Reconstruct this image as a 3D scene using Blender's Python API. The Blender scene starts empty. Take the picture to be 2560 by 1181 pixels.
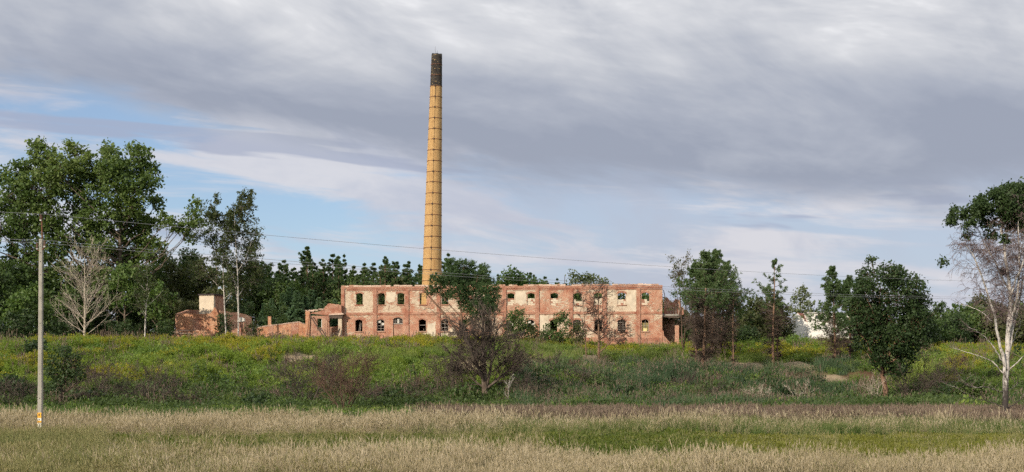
import bpy, math, random
import numpy as np

# ------------------------------------------------------------------ camera, sky, sun, exposure
SC = bpy.context.scene
COL = SC.collection
F, CX, HZ, CAMZ = 3500.0, 1280.0, 930.0, 3.1      # focal length and horizon measured on the 2560 px wide photograph

cam_data = bpy.data.cameras.new("camera")
cam_data.sensor_width = 36.0
cam_data.lens = F / 2560 * 36.0
cam_data.shift_y = (HZ - 590.5) / 2560
cam_data.clip_start = 0.5
cam_data.clip_end = 6000
cam = bpy.data.objects.new("camera", cam_data)
cam.location = (0, 0, CAMZ)
cam.rotation_euler = (math.radians(90), 0, 0)
COL.objects.link(cam)
SC.camera = cam

SUN_EL = math.radians(23)
SUN_AZ = math.radians(218)                         # clockwise from +Y: behind the camera, to its left
sun_data = bpy.data.lights.new("sun", 'SUN')
sun_data.energy = 3.3
sun_data.angle = math.radians(0.6)
sun_data.color = (1.0, 0.87, 0.71)
sun = bpy.data.objects.new("sun", sun_data)
sun.rotation_euler = (math.radians(90) - SUN_EL, 0, -SUN_AZ + math.pi)
sun.location = (-60, -60, 60)
COL.objects.link(sun)

SC.view_settings.view_transform = 'Standard'
SC.view_settings.look = 'None'
SC.view_settings.exposure = 0.60
SC.view_settings.gamma = 1.0
SC.view_settings.use_curve_mapping = False
SC.cycles.max_bounces = 3
SC.cycles.diffuse_bounces = 2
SC.cycles.glossy_bounces = 2
SC.cycles.transmission_bounces = 3
SC.cycles.use_denoising = False
SC.cycles.use_adaptive_sampling = True
SC.cycles.adaptive_threshold = 0.03
SC.cycles.use_light_tree = False
SC.cycles.sample_clamp_indirect = 4.0


class NT:
    """small helper to write node trees"""
    def __init__(self, tree):
        self.t = tree
        self.n = tree.nodes
        self.l = tree.links

    def new(self, typ, **kw):
        nd = self.n.new(typ)
        for k, v in kw.items():
            setattr(nd, k, v)
        return nd

    def link(self, a, b):
        self.l.new(a, b)

    def val(self, sock, v):
        if hasattr(v, 'is_linked') or isinstance(v, bpy.types.NodeSocket):
            self.link(v, sock)
        else:
            sock.default_value = v

    def math(self, op, a, b=None, c=None, clamp=False):
        nd = self.new('ShaderNodeMath', operation=op, use_clamp=clamp)
        self.val(nd.inputs[0], a)
        if b is not None:
            self.val(nd.inputs[1], b)
        if c is not None:
            self.val(nd.inputs[2], c)
        return nd.outputs[0]

    def smooth(self, x, a, b, lo=0.0, hi=1.0):
        nd = self.new('ShaderNodeMapRange', interpolation_type='SMOOTHSTEP')
        self.val(nd.inputs['Value'], x)
        nd.inputs['From Min'].default_value = a
        nd.inputs['From Max'].default_value = b
        nd.inputs['To Min'].default_value = lo
        nd.inputs['To Max'].default_value = hi
        return nd.outputs['Result']

    def mix(self, fac, a, b, blend='MIX'):
        nd = self.new('ShaderNodeMix', data_type='RGBA', blend_type=blend)
        self.val(nd.inputs[0], fac)
        for s, v in ((nd.inputs[6], a), (nd.inputs[7], b)):
            if isinstance(v, tuple):
                s.default_value = (*v, 1.0) if len(v) == 3 else v
            else:
                self.link(v, s)
        return nd.outputs[2]

    def noise(self, vec, scale, detail=4.0, rough=0.55, dist=0.0):
        nd = self.new('ShaderNodeTexNoise')
        if vec is not None:
            self.link(vec, nd.inputs['Vector'])
        nd.inputs['Scale'].default_value = scale
        nd.inputs['Detail'].default_value = detail
        nd.inputs['Roughness'].default_value = rough
        nd.inputs['Distortion'].default_value = dist
        return nd.outputs['Fac']

    def mapping(self, vec, scale=(1, 1, 1), loc=(0, 0, 0), rot=(0, 0, 0)):
        nd = self.new('ShaderNodeMapping')
        self.link(vec, nd.inputs['Vector'])
        nd.inputs['Scale'].default_value = scale
        nd.inputs['Location'].default_value = loc
        nd.inputs['Rotation'].default_value = rot
        return nd.outputs['Vector']

    def ramp(self, fac, stops, interp='LINEAR'):
        nd = self.new('ShaderNodeValToRGB')
        cr = nd.color_ramp
        cr.interpolation = interp
        while len(cr.elements) < len(stops):
            cr.elements.new(0.5)
        for e, (p, c) in zip(cr.elements, stops):
            e.position = p
            e.color = (*c, 1.0) if len(c) == 3 else c
        self.val(nd.inputs['Fac'], fac)
        return nd.outputs['Color']


def make_world():
    w = bpy.data.worlds.new("World")
    SC.world = w
    w.cycles.sampling_method = 'MANUAL'
    w.cycles.sample_map_resolution = 256
    w.use_nodes = True
    k = NT(w.node_tree)
    k.n.clear()
    out = k.new('ShaderNodeOutputWorld')
    bg = k.new('ShaderNodeBackground')
    S = 0.1
    bg.inputs['Strength'].default_value = S
    k.link(bg.outputs[0], out.inputs[0])
    sky = k.new('ShaderNodeTexSky', sky_type='NISHITA', sun_disc=False)
    sky.sun_elevation = SUN_EL
    sky.sun_rotation = SUN_AZ
    sky.air_density = 1.0
    sky.dust_density = 0.6
    sky.ozone_density = 1.5
    tc = k.new('ShaderNodeTexCoord')
    D = tc.outputs['Generated']
    sep = k.new('ShaderNodeSeparateXYZ')
    k.link(D, sep.inputs[0])
    ax = k.math('MULTIPLY', sep.outputs['X'], 3.5)      # about thousands of photo pixels across
    ey = k.math('MULTIPLY', sep.outputs['Z'], 3.5)      # about thousands of photo pixels above the horizon
    # streaks run slightly downhill to the right: shear the lookup
    sheared = k.math('MULTIPLY_ADD', ax, 0.17, ey)
    cv = k.new('ShaderNodeCombineXYZ')
    k.link(ax, cv.inputs[0])
    k.link(k.math('MULTIPLY', sep.outputs['Y'], 3.5), cv.inputs[1])
    k.link(sheared, cv.inputs[2])
    V = cv.outputs[0]
    cv2 = k.new('ShaderNodeCombineXYZ')                 # flatter lookup for the streaks near the horizon
    k.link(ax, cv2.inputs[0])
    k.link(k.math('MULTIPLY', sep.outputs['Y'], 3.5), cv2.inputs[1])
    k.link(k.math('MULTIPLY_ADD', ax, 0.075, ey), cv2.inputs[2])
    W = cv2.outputs[0]
    nA = k.noise(k.mapping(V, (1.3, 1.3, 4.2), (3.1, 0, 0.4)), 1.0, 6, 0.60, 0.4)
    nB = k.noise(k.mapping(V, (0.95, 0.95, 1.9), (7.3, 2, 1.4)), 1.0, 6, 0.56, 0.5)
    nE = k.noise(k.mapping(V, (2.4, 2.4, 5.0), (2.3, 8, 4.4)), 1.0, 5, 0.58, 0.6)
    nC = k.noise(k.mapping(W, (1.7, 1.7, 11.0), (1.3, 5, 2.2)), 1.0, 6, 0.60, 0.5)
    nD = k.noise(k.mapping(W, (1.25, 1.25, 10.0), (9.3, 1, 6.9)), 1.0, 4, 0.5, 0.3)
    # lower edge of the grey deck, falling to the right
    fc = k.new('ShaderNodeFloatCurve')
    cm = fc.mapping.curves[0]
    k.link(k.math('MULTIPLY_ADD', ax, 0.25, 0.5, clamp=True), fc.inputs['Value'])
    pts = [(0.0, 0.74), (0.18, 0.70), (0.30, 0.63), (0.39, 0.54), (0.47, 0.50), (0.60, 0.46), (0.8, 0.42), (1.0, 0.42)]
    while len(cm.points) < len(pts):
        cm.points.new(0.5, 0.5)
    for p, (x, y) in zip(cm.points, pts):
        p.location = (x, y)
    fc.mapping.update()
    above = k.math('SUBTRACT', ey, fc.outputs[0])
    ragged = k.math('MULTIPLY_ADD', k.math('SUBTRACT', nA, 0.5), 0.30, above)
    deck = k.smooth(ragged, -0.06, 0.07)
    # tone inside the deck: dusky along its lower edge, brightening with height, with rolls and torn lumps
    roll = k.noise(k.mapping(V, (0.9, 0.9, 4.2), (4.4, 3, 3.3)), 1.0, 5, 0.58, 0.5)
    tone = k.math('MULTIPLY_ADD', k.smooth(above, 0.05, 0.50), 0.92, 0.02)
    tone = k.math('MULTIPLY_ADD', k.math('SUBTRACT', nB, 0.5), 1.7, tone)
    tone = k.math('MULTIPLY_ADD', k.math('SUBTRACT', roll, 0.5), 1.1, tone)
    tone = k.math('MULTIPLY_ADD', k.math('SUBTRACT', nA, 0.5), 0.5, tone)
    tone = k.math('MULTIPLY_ADD', k.math('SUBTRACT', nE, 0.5), 1.0, tone)
    i = 1.0 / S
    c = lambda r, g, b: (r * i, g * i, b * i)
    deck_col = k.ramp(tone, [(0.0, (.226, .250, .310)), (0.25, (.278, .300, .355)), (0.50, (.356, .372, .412)),
                             (0.75, (.465, .473, .498)), (1.0, (.68, .68, .69))])
    gain = k.new('ShaderNodeMix', data_type='RGBA', blend_type='MULTIPLY')
    gain.inputs[0].default_value = 1.0
    k.link(deck_col, gain.inputs[6])
    gain.inputs[7].default_value = (i, i, i, 1)
    # below the deck: pale blue, veiled in grey towards the right, with thin bright streaks and small dark cloudlets
    base = k.mix(1.0, sky.outputs[0], (0.62, 0.69, 0.82), 'MULTIPLY')
    base = k.mix(k.smooth(ey, 0.0, 0.45, 0.80, 0.25), base, c(.345, .415, .525))
    veil = k.math('MULTIPLY', k.smooth(ax, -0.5, 0.3), k.smooth(nB, 0.35, 0.55, 0.62, 0.92))
    base = k.mix(veil, base, c(.322, .342, .408))
    bank = k.math('MULTIPLY', k.smooth(ax, -1.0, -0.55), k.smooth(ax, 0.15, -0.25))      # a paler shelf of cloud left of the middle
    bank = k.math('MULTIPLY', bank, k.smooth(above, -0.20, -0.06))
    cover = k.math('MULTIPLY_ADD', bank, 0.15, nC)
    cover = k.math('MULTIPLY_ADD', k.smooth(ey, 0.38, 0.12), 0.05, cover)
    streak = k.smooth(cover, 0.45, 0.63)
    low = k.mix(k.math('MULTIPLY', streak, 0.88), base, k.mix(k.smooth(nE, 0.34, 0.62), c(.350, .365, .430), c(.475, .468, .495)))
    shade = k.math('MULTIPLY', k.smooth(nD, 0.57, 0.64), k.smooth(ey, 0.25, 0.36))
    low = k.mix(k.math('MULTIPLY', shade, 0.75), low, c(.255, .285, .375))
    col = k.mix(deck, low, gain.outputs[2])
    k.link(col, bg.inputs['Color'])


make_world()


# ------------------------------------------------------------------ helpers
def pt(px, py, Y):
    return np.array(((px - CX) / F * Y, Y, CAMZ + (HZ - py) / F * Y))


def thing(name, label, cat, loc=(0, 0, 0), rotz=0.0, group=None, kind=None):
    o = bpy.data.objects.new(name, None)
    o.empty_display_size = 0.3
    COL.objects.link(o)
    o.location = loc
    o.rotation_euler = (0, 0, rotz)
    tag(o, label, cat, group, kind)
    return o


def tag(o, label=None, cat=None, group=None, kind=None):
    if label:
        o['label'] = label
    if cat:
        o['category'] = cat
    if group:
        o['group'] = group
    if kind:
        o['kind'] = kind
    elif cat:
        o['kind'] = 'thing'
    return o


def mesh_np(name, V, faces, mats, smooth=False, midx=None, attrs=None):
    """faces: list of int arrays (n,3) or (n,4)"""
    V = np.asarray(V, dtype=np.float32)
    me = bpy.data.meshes.new(name)
    faces = [np.asarray(f, dtype=np.int32) for f in faces if len(f)]
    loops = np.concatenate([f.ravel() for f in faces])
    starts, s = [], 0
    for f in faces:
        starts.append(s + np.arange(len(f)) * f.shape[1])
        s += f.size
    starts = np.concatenate(starts)
    me.vertices.add(len(V))
    me.vertices.foreach_set('co', V.ravel())
    me.loops.add(len(loops))
    me.loops.foreach_set('vertex_index', loops)
    me.polygons.add(len(starts))
    me.polygons.foreach_set('loop_start', starts.astype(np.int32))
    for m in (mats if isinstance(mats, (list, tuple)) else [mats]):
        me.materials.append(m)
    if midx is not None:
        me.polygons.foreach_set('material_index', np.asarray(midx, dtype=np.int32))
    if smooth:
        me.polygons.foreach_set('use_smooth', np.ones(len(starts), dtype=bool))
    for an, av in (attrs or {}).items():
        a = me.attributes.new(an, 'FLOAT', 'POINT')
        a.data.foreach_set('value', np.asarray(av, dtype=np.float32))
    me.update(calc_edges=True)
    return me


def obj(name, me, parent=None, loc=(0, 0, 0), rot=(0, 0, 0), scale=None):
    o = bpy.data.objects.new(name, me)
    COL.objects.link(o)
    o.parent = parent
    o.location = loc
    o.rotation_euler = rot
    if scale is not None:
        o.scale = scale
    return o


class MB:
    """collects polygons of one part"""
    def __init__(self):
        self.v, self.f, self.m = [], [], []

    def poly(self, pts, m=0):
        n = len(self.v)
        self.v += [tuple(map(float, p)) for p in pts]
        self.f.append(tuple(range(n, n + len(pts))))
        self.m.append(m)

    def box(self, x0, x1, y0, y1, z0, z1, m=0, j=0.0, rng=None):
        P = [[x, y, z] for z in (z0, z1) for y in (y0, y1) for x in (x0, x1)]
        if j and rng:
            P = [[a + rng.uniform(-j, j) for a in p] for p in P]
        n = len(self.v)
        self.v += [tuple(p) for p in P]
        for q in ((0, 2, 3, 1), (4, 5, 7, 6), (0, 1, 5, 4), (2, 6, 7, 3), (0, 4, 6, 2), (1, 3, 7, 5)):
            self.f.append(tuple(n + a for a in q))
            self.m.append(m)

    def prism(self, outline, y0, y1, m=0):
        """outline in (x,z), extruded from y0 to y1 (front face at y0)"""
        n = len(self.v)
        k = len(outline)
        self.v += [(x, y0, z) for x, z in outline] + [(x, y1, z) for x, z in outline]
        self.f.append(tuple(range(n, n + k)))
        self.f.append(tuple(range(n + 2 * k - 1, n + k - 1, -1)))
        self.m += [m, m]
        for a in range(k):
            b = (a + 1) % k
            self.f.append((n + a, n + k + a, n + k + b, n + b))
            self.m.append(m)

    def bar(self, p, q, r, k=6, r2=None, m=0):
        V, Fq = tube_arrays(np.array([p]), np.array([q]), np.array([r]), np.array([r2 if r2 is not None else r]), k)
        n = len(self.v)
        self.v += [tuple(x) for x in V]
        for f in Fq:
            self.f.append(tuple(int(a) + n for a in f))
            self.m.append(m)
        self.f.append(tuple(n + a for a in range(k))[::-1])
        self.f.append(tuple(n + k + a for a in range(k)))
        self.m += [m, m]

    def mesh(self, name, mats, smooth=False):
        me = bpy.data.meshes.new(name)
        me.from_pydata(self.v, [], self.f)
        for m in (mats if isinstance(mats, (list, tuple)) else [mats]):
            me.materials.append(m)
        me.polygons.foreach_set('material_index', self.m)
        if smooth:
            me.polygons.foreach_set('use_smooth', [True] * len(self.f))
        me.update()
        return me

    def build(self, name, mats, parent=None, loc=(0, 0, 0), rot=(0, 0, 0), smooth=False):
        return obj(name, self.mesh(name, mats, smooth), parent, loc, rot)


def unit(a):
    return a / np.maximum(np.linalg.norm(a, axis=-1, keepdims=True), 1e-9)


def tube_arrays(P0, P1, R0, R1, k):
    """independent prisms: verts and quads"""
    ax = unit(P1 - P0)
    ref = np.where(np.abs(ax[:, 2:3]) > 0.9, np.array([[1.0, 0, 0]]), np.array([[0, 0, 1.0]]))
    u = unit(np.cross(ax, ref))
    v = np.cross(ax, u)
    a = np.arange(k) * 2 * math.pi / k
    ring = np.cos(a)[None, :, None] * u[:, None, :] + np.sin(a)[None, :, None] * v[:, None, :]
    A = P0[:, None, :] + ring * R0[:, None, None]
    B = P1[:, None, :] + ring * R1[:, None, None]
    V = np.concatenate([A, B], axis=1).reshape(-1, 3)
    n = len(P0)
    base = (np.arange(n) * 2 * k)[:, None]
    i = np.arange(k)
    j = (i + 1) % k
    Fq = np.stack([base + i, base + j, base + k + j, base + k + i], axis=-1).reshape(-1, 4)
    return V, Fq


def wood_mesh(name, segs, mat):
    """segs: list of (p0,p1,r0,r1); thick ones round, thin ones three-sided"""
    P0 = np.array([s[0] for s in segs]); P1 = np.array([s[1] for s in segs])
    R0 = np.array([s[2] for s in segs]); R1 = np.array([s[3] for s in segs])
    V, Fs, n = [], [], 0
    for k, sel in ((8, R0 >= 0.09), (5, (R0 < 0.09) & (R0 >= 0.03)), (3, R0 < 0.03)):
        if sel.any():
            p0, p1 = P0[sel], P1[sel]
            if k > 3:                                   # overlap joints a little so that bends stay closed
                d = unit(p1 - p0)
                p1 = p1 + d * R1[sel][:, None] * 0.35
            v, f = tube_arrays(p0, p1, R0[sel], R1[sel], k)
            V.append(v); Fs.append(f + n); n += len(v)
    return mesh_np(name, np.concatenate(V), Fs, mat, smooth=True)


def rand_unit(g, n):
    return unit(g.normal(size=(n, 3)))


def leaf_arrays(g, C, size, aspect=0.6, up=0.35, A=None):
    """one kite-shaped leaf at each of C"""
    n = len(C)
    if A is None:
        A = rand_unit(g, n)
    N = unit(rand_unit(g, n) + np.array([0, -0.15, up * 2]))
    B = unit(np.cross(N, A))
    s = (size * np.clip(g.lognormal(-.06, .32, n), .4, 1.7))[:, None]
    V = np.stack([C - A * s * .5, C + B * s * .5 * aspect - A * s * .08, C + A * s * .5, C - B * s * .5 * aspect - A * s * .08], axis=1)
    return V.reshape(-1, 3), np.arange(n * 4).reshape(-1, 4)


# ------------------------------------------------------------------ materials
def new_mat(name):
    m = bpy.data.materials.new(name)
    m.use_nodes = True
    k = NT(m.node_tree)
    k.n.clear()
    out = k.new('ShaderNodeOutputMaterial')
    return m, k, out


def principled(k, out, col, rough=0.8, spec=0.25, bump=None, dist=0.02, metal=0.0):
    p = k.new('ShaderNodeBsdfPrincipled')
    if isinstance(col, tuple):
        p.inputs['Base Color'].default_value = (*col, 1)
    else:
        k.link(col, p.inputs['Base Color'])
    k.val(p.inputs['Roughness'], rough)
    p.inputs['Specular IOR Level'].default_value = spec
    p.inputs['Metallic'].default_value = metal
    if bump is not None:
        b = k.new('ShaderNodeBump')
        b.inputs['Distance'].default_value = dist
        b.inputs['Strength'].default_value = 0.8
        k.link(bump, b.inputs['Height'])
        k.link(b.outputs[0], p.inputs['Normal'])
    k.link(p.outputs[0], out.inputs[0])
    return p


def leaf_mat(name, cols, scale=0.4, trans=0.35, spec=0.3, tipcol=None, tip_range=(0.35, 0.9), patch=0.06):
    """foliage: colour varies leaf by leaf, plant by plant and in broad patches"""
    m, k, out = new_mat(name)
    geo = k.new('ShaderNodeNewGeometry')
    oi = k.new('ShaderNodeObjectInfo')
    n1 = k.noise(geo.outputs['Position'], scale, 3)
    n2 = k.noise(geo.outputs['Position'], patch, 3)
    f = k.math('MULTIPLY', geo.outputs['Random Per Island'], 0.42)
    f = k.math('MULTIPLY_ADD', oi.outputs['Random'], 0.22, f)
    f = k.math('MULTIPLY_ADD', k.math('SUBTRACT', n1, 0.5), 0.9, f)
    f = k.math('MULTIPLY_ADD', k.math('SUBTRACT', n2, 0.5), 1.3, f)
    f = k.math('ADD', f, 0.18, clamp=True)
    st = [(x / (len(cols) - 1), c) for x, c in enumerate(cols)]
    col = k.ramp(f, st)
    if tipcol:
        at = k.new('ShaderNodeAttribute', attribute_name='tip')
        tcol = k.ramp(f, [(x / (len(tipcol) - 1), c) for x, c in enumerate(tipcol)])
        col = k.mix(k.smooth(at.outputs['Fac'], *tip_range), col, tcol)
    p = k.new('ShaderNodeBsdfPrincipled')
    k.link(col, p.inputs['Base Color'])
    p.inputs['Roughness'].default_value = 0.55
    p.inputs['Specular IOR Level'].default_value = spec
    t = k.new('ShaderNodeBsdfTranslucent')
    k.link(k.mix(1.0, col, (1.25, 1.25, 0.7), 'MULTIPLY'), t.inputs['Color'])
    ms = k.new('ShaderNodeMixShader')
    ms.inputs[0].default_value = trans
    k.link(p.outputs[0], ms.inputs[1])
    k.link(t.outputs[0], ms.inputs[2])
    k.link(ms.outputs[0], out.inputs[0])
    return m


def bark_mat(name, cols, scale=6.0, stretch=0.25):
    m, k, out = new_mat(name)
    tc = k.new('ShaderNodeTexCoord')
    v = k.mapping(tc.outputs['Object'], (1, 1, stretch))
    n = k.noise(v, scale, 5, 0.6)
    n2 = k.noise(tc.outputs['Object'], 0.5, 3)
    f = k.math('MULTIPLY_ADD', k.math('SUBTRACT', n2, 0.5), 0.6, n)
    col = k.ramp(f, [(0.3 + 0.4 * x / (len(cols) - 1), c) for x, c in enumerate(cols)])
    principled(k, out, col, 0.9, 0.15, n, 0.03)
    return m


def plain_mat(name, col, rough=0.8, var=0.35, scale=3.0, spec=0.25, metal=0.0, dirt=None):
    m, k, out = new_mat(name)
    tc = k.new('ShaderNodeTexCoord')
    n = k.noise(tc.outputs['Object'], scale, 6, 0.6)
    lo = tuple(c * (1 - var) for c in col)
    hi = tuple(min(1, c * (1 + var * .6)) for c in col)
    cc = k.ramp(n, [(0.3, lo), (0.7, hi)])
    if dirt:
        d = k.noise(tc.outputs['Object'], scale * .35, 6, 0.65, 0.4)
        cc = k.mix(k.smooth(d, 0.52, 0.68), cc, dirt)
    principled(k, out, cc, rough, spec, n, 0.01, metal)
    return m


def brick_color(k, v, cols, mortar, bw=0.26, bh=0.08):
    """v: coordinates in metres with x along the wall and y up"""
    bt = k.new('ShaderNodeTexBrick')
    k.link(v, bt.inputs['Vector'])
    bt.inputs['Scale'].default_value = 1.0
    bt.inputs['Brick Width'].default_value = bw
    bt.inputs['Row Height'].default_value = bh
    bt.inputs['Mortar Size'].default_value = 0.011
    bt.inputs['Color1'].default_value = (*cols[0], 1)
    bt.inputs['Color2'].default_value = (*cols[1], 1)
    bt.inputs['Mortar'].default_value = (*mortar, 1)
    bt.inputs['Bias'].default_value = 0.0
    n = k.noise(v, 1.1, 6, 0.62)
    col = k.mix(k.smooth(n, 0.40, 0.66), bt.outputs['Color'], cols[2])
    n2 = k.noise(v, 5.0, 4, 0.6)
    col = k.mix(k.smooth(n2, 0.35, 0.72, 0.0, 0.55), col, cols[3])
    return col, bt.outputs['Fac']


def xz_vec(k, swap=False):
    """object coordinates with z as the second axis; faces seen from the side use y along the wall"""
    tc = k.new('ShaderNodeTexCoord')
    sp = k.new('ShaderNodeSeparateXYZ')
    k.link(tc.outputs['Object'], sp.inputs[0])
    cb = k.new('ShaderNodeCombineXYZ')
    k.link(k.math('ADD', sp.outputs['X'], sp.outputs['Y']), cb.inputs[0])
    k.link(sp.outputs['Z'], cb.inputs[1])
    return cb.outputs[0], sp, tc


RED = ((.40, .160, .095), (.47, .200, .118), (.34, .128, .082), (.51, .285, .18))


def make_wall_mat(name, plaster_on=True, cols=RED, grime=0.35):
    """old brick; where the object's 'plaster' value says so, remains of cream plaster cling to it"""
    m, k, out = new_mat(name)
    v, sp, tc = xz_vec(k)
    col, fac = brick_color(k, v, cols, (.50, .42, .33))
    # pale lime bloom
    nb = k.noise(v, 0.8, 5, 0.6, 0.3)
    col = k.mix(k.smooth(nb, 0.42, 0.72, 0.0, 0.34 if plaster_on else 0.15), col, (.50, .335, .245))
    h = k.math('MULTIPLY', fac, -0.6)
    if plaster_on:
        at = k.new('ShaderNodeAttribute', attribute_name='plaster', attribute_type='OBJECT')
        big = k.noise(k.mapping(v, (0.75, 0.75, 1)), 0.62, 5, 0.60, 0.35)
        fine = k.noise(k.mapping(v, (1.7, 9.0, 1)), 1.0, 6, 0.70, 0.2)
        f = k.math('MULTIPLY_ADD', k.math('SUBTRACT', fine, 0.5), 0.95, big)
        f = k.math('ADD', f, k.math('SUBTRACT', at.outputs['Fac'], 0.5))
        pm = k.smooth(f, 0.47, 0.56)
        pn = k.noise(v, 2.2, 6, 0.6)
        pcol = k.ramp(pn, [(0.3, (.44, .345, .25)), (0.55, (.57, .47, .355)), (0.75, (.65, .55, .42))])
        col = k.mix(pm, col, pcol)
        h = k.math('MULTIPLY_ADD', pm, 1.2, h)
    streak = k.noise(k.mapping(v, (2.0, 0.25, 1)), 1.0, 5, 0.65)
    col = k.mix(k.smooth(streak, 0.52, 0.75, 0.0, grime), col, (.15, .105, .08))
    principled(k, out, col, 0.92, 0.12, h, 0.02)
    return m


M = {}
M['brick'] = make_wall_mat('old_red_brick', False, ((.325, .118, .070), (.385, .150, .090), (.27, .098, .064), (.42, .215, .14)), 0.40)
M['brickp'] = make_wall_mat('plastered_brick', True)
M['brick_dark'] = make_wall_mat('weathered_brick', False, ((.36, .155, .09), (.44, .20, .12), (.26, .105, .075), (.46, .29, .20)), 0.55)
M['orange'] = make_wall_mat('orange_brick', False, ((.46, .185, .085), (.54, .235, .11), (.36, .145, .085), (.56, .31, .17)), 0.40)
M['plaster'] = plain_mat('old_plaster', (.57, .49, .38), 0.9, 0.2, 1.3, 0.15, dirt=(.42, .32, .22))
M['coping'] = plain_mat('broken_coping', (.52, .38, .30), 0.95, 0.4, 2.0, 0.1, dirt=(.20, .15, .13))
M['concrete'] = plain_mat('concrete', (.31, .295, .255), 0.9, 0.25, 2.0, 0.2, dirt=(.26, .25, .21))
M['pale_concrete'] = plain_mat('pale_concrete', (.55, .53, .48), 0.9, 0.2, 1.2, 0.2, dirt=(.35, .34, .30))
M['darkwood'] = plain_mat('weathered_timber', (.10, .075, .06), 0.9, 0.4, 4.0)
M['rust'] = plain_mat('rusty_steel', (.17, .075, .045), 0.85, 0.4, 8.0, 0.3)
M['iron'] = plain_mat('dark_iron', (.075, .05, .04), 0.7, 0.35, 6.0, 0.3)
M['frame'] = plain_mat('old_window_frame', (.30, .27, .24), 0.8, 0.3, 5.0)
M['olive'] = plain_mat('olive_board', (.22, .18, .08), 0.8, 0.25, 2.5)
M['yellowboard'] = plain_mat('yellow_board', (.62, .54, .25), 0.8, 0.15, 2.5)
M['porcelain'] = plain_mat('porcelain', (.55, .53, .50), 0.25, 0.1, 3.0, 0.5)
M['brown_porcelain'] = plain_mat('brown_porcelain', (.12, .05, .035), 0.3, 0.2, 3.0, 0.5)
M['wire'] = plain_mat('wire', (.34, .34, .34), 0.5, 0.1, 3.0, 0.4, 0.5)
M['signyellow'] = plain_mat('yellow_enamel', (.80, .40, .03), 0.45, 0.1, 4.0, 0.4)
M['signwhite'] = plain_mat('white_enamel', (.72, .70, .60), 0.45, 0.1, 4.0, 0.4)
M['black'] = plain_mat('black_paint', (.03, .028, .025), 0.6, 0.1, 4.0)
M['roofred'] = plain_mat('brown_red_roof', (.26, .10, .075), 0.8, 0.2, 3.0)
M['white_wall'] = plain_mat('white_house_wall', (.74, .72, .68), 0.9, 0.12, 1.0, 0.15, dirt=(.56, .53, .48))
M['glass'] = plain_mat('dark_glass', (.03, .035, .04), 0.12, 0.1, 1.0, 0.5)
M['tar'] = plain_mat('tar_roofing', (.05, .04, .04), 0.85, 0.3, 2.0)

# foliage (real-world albedos)
M['poplar'] = leaf_mat('poplar_leaf', [(.044, .082, .022), (.090, .142, .038), (.158, .208, .060)])
M['broad'] = leaf_mat('broad_leaf', [(.032, .060, .018), (.062, .105, .030), (.115, .160, .048)])
M['bright'] = leaf_mat('bright_leaf', [(.040, .080, .020), (.080, .140, .032), (.140, .190, .060)])
M['willow'] = leaf_mat('willow_leaf', [(.060, .080, .034), (.105, .135, .060), (.170, .190, .095)])
M['darkleaf'] = leaf_mat('dark_leaf', [(.020, .040, .014), (.038, .068, .022), (.068, .104, .036)], trans=0.3)
M['ripe'] = leaf_mat('dull_leaf', [(.040, .054, .018), (.068, .085, .030), (.120, .115, .048)])
M['needle'] = leaf_mat('pine_needle', [(.044, .082, .034), (.080, .130, .052), (.130, .180, .078)], trans=0.38, spec=0.2)
M['needle_y'] = leaf_mat('young_pine_needle', [(.056, .110, .058), (.090, .155, .082), (.140, .205, .115)], trans=0.38, spec=0.2)
M['birchleaf'] = leaf_mat('birch_leaf', [(.030, .048, .016), (.055, .078, .026), (.100, .110, .045)])
M['bark'] = bark_mat('brown_bark', [(.045, .034, .026), (.11, .085, .065), (.17, .14, .11)])
M['twig'] = bark_mat('brown_twig', [(.046, .036, .031), (.080, .063, .053), (.125, .10, .082)], 2.0, 1.0)
M['twig_red'] = bark_mat('reddish_twig', [(.062, .040, .030), (.110, .070, .050), (.17, .11, .08)], 2.0, 1.0)
M['pinebark'] = bark_mat('pine_bark', [(.09, .058, .042), (.17, .105, .070), (.26, .165, .11)])
M['deadpine'] = bark_mat('dead_pine_twig', [(.048, .036, .030), (.082, .060, .048), (.125, .095, .075)], 3.0, 1.0)
M['birch'] = bark_mat('birch_bark', [(.06, .05, .045), (.42, .39, .35), (.66, .62, .56)], 5.0, 0.8)
M['birchtwig'] = bark_mat('birch_twig', [(.085, .060, .060), (.15, .11, .105), (.22, .17, .16)], 2.0, 1.0)
M['bleached'] = bark_mat('bleached_wood', [(.24, .20, .16), (.42, .36, .29), (.55, .48, .40)], 4.0, 0.5)


# ------------------------------------------------------------------ terrain
def sstep(a, b, x):
    t = np.clip((np.asarray(x, float) - a) / (b - a), 0, 1)
    return t * t * (3 - 2 * t)


def height(x, y):
    x = np.asarray(x, float); y = np.asarray(y, float)
    yy = y + 2.2 * np.sin(x * .13 + 1.0) + 1.1 * np.sin(x * .37 + .4)
    zl = np.interp(yy, [109, 115, 122, 138, 146, 151, 166, 190, 400], [0, .45, 1.6, 4.4, 5.2, 5.45, 6.0, 6.5, 7.0])
    zr = np.interp(yy, [120, 128, 136, 146, 160, 182, 215, 400], [0, .5, 1.7, 3.2, 4.6, 5.8, 6.3, 7.0])
    w = sstep(-5, 15, x)
    z = zl * (1 - w) + zr * w
    up = sstep(104, 130, y)
    z = z + up * (.20 * np.sin(x * .9 + y * .31) * np.sin(y * .7 - x * .21) + .30 * np.sin(x * .33 + 2) * np.sin(y * .27) + .12 * np.sin(x * 1.7 - y * .9))
    z = z + (1 - up) * (.06 * np.sin(x * .6 + y * .2) * np.sin(y * .45))
    return z


def gp(px, py, y0=44.0, y1=240.0):
    """where the ground is met along the line of sight that the photo shows at (px, py)"""
    Y = np.arange(y0, y1, 0.25)
    X = (px - CX) / F * Y
    P = HZ - (height(X, Y) - CAMZ) * F / Y
    hit = np.nonzero(P <= py)[0]
    i = hit[0] if len(hit) else len(Y) - 1
    return np.array((X[i], Y[i], float(height(X[i], Y[i]))))


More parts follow.
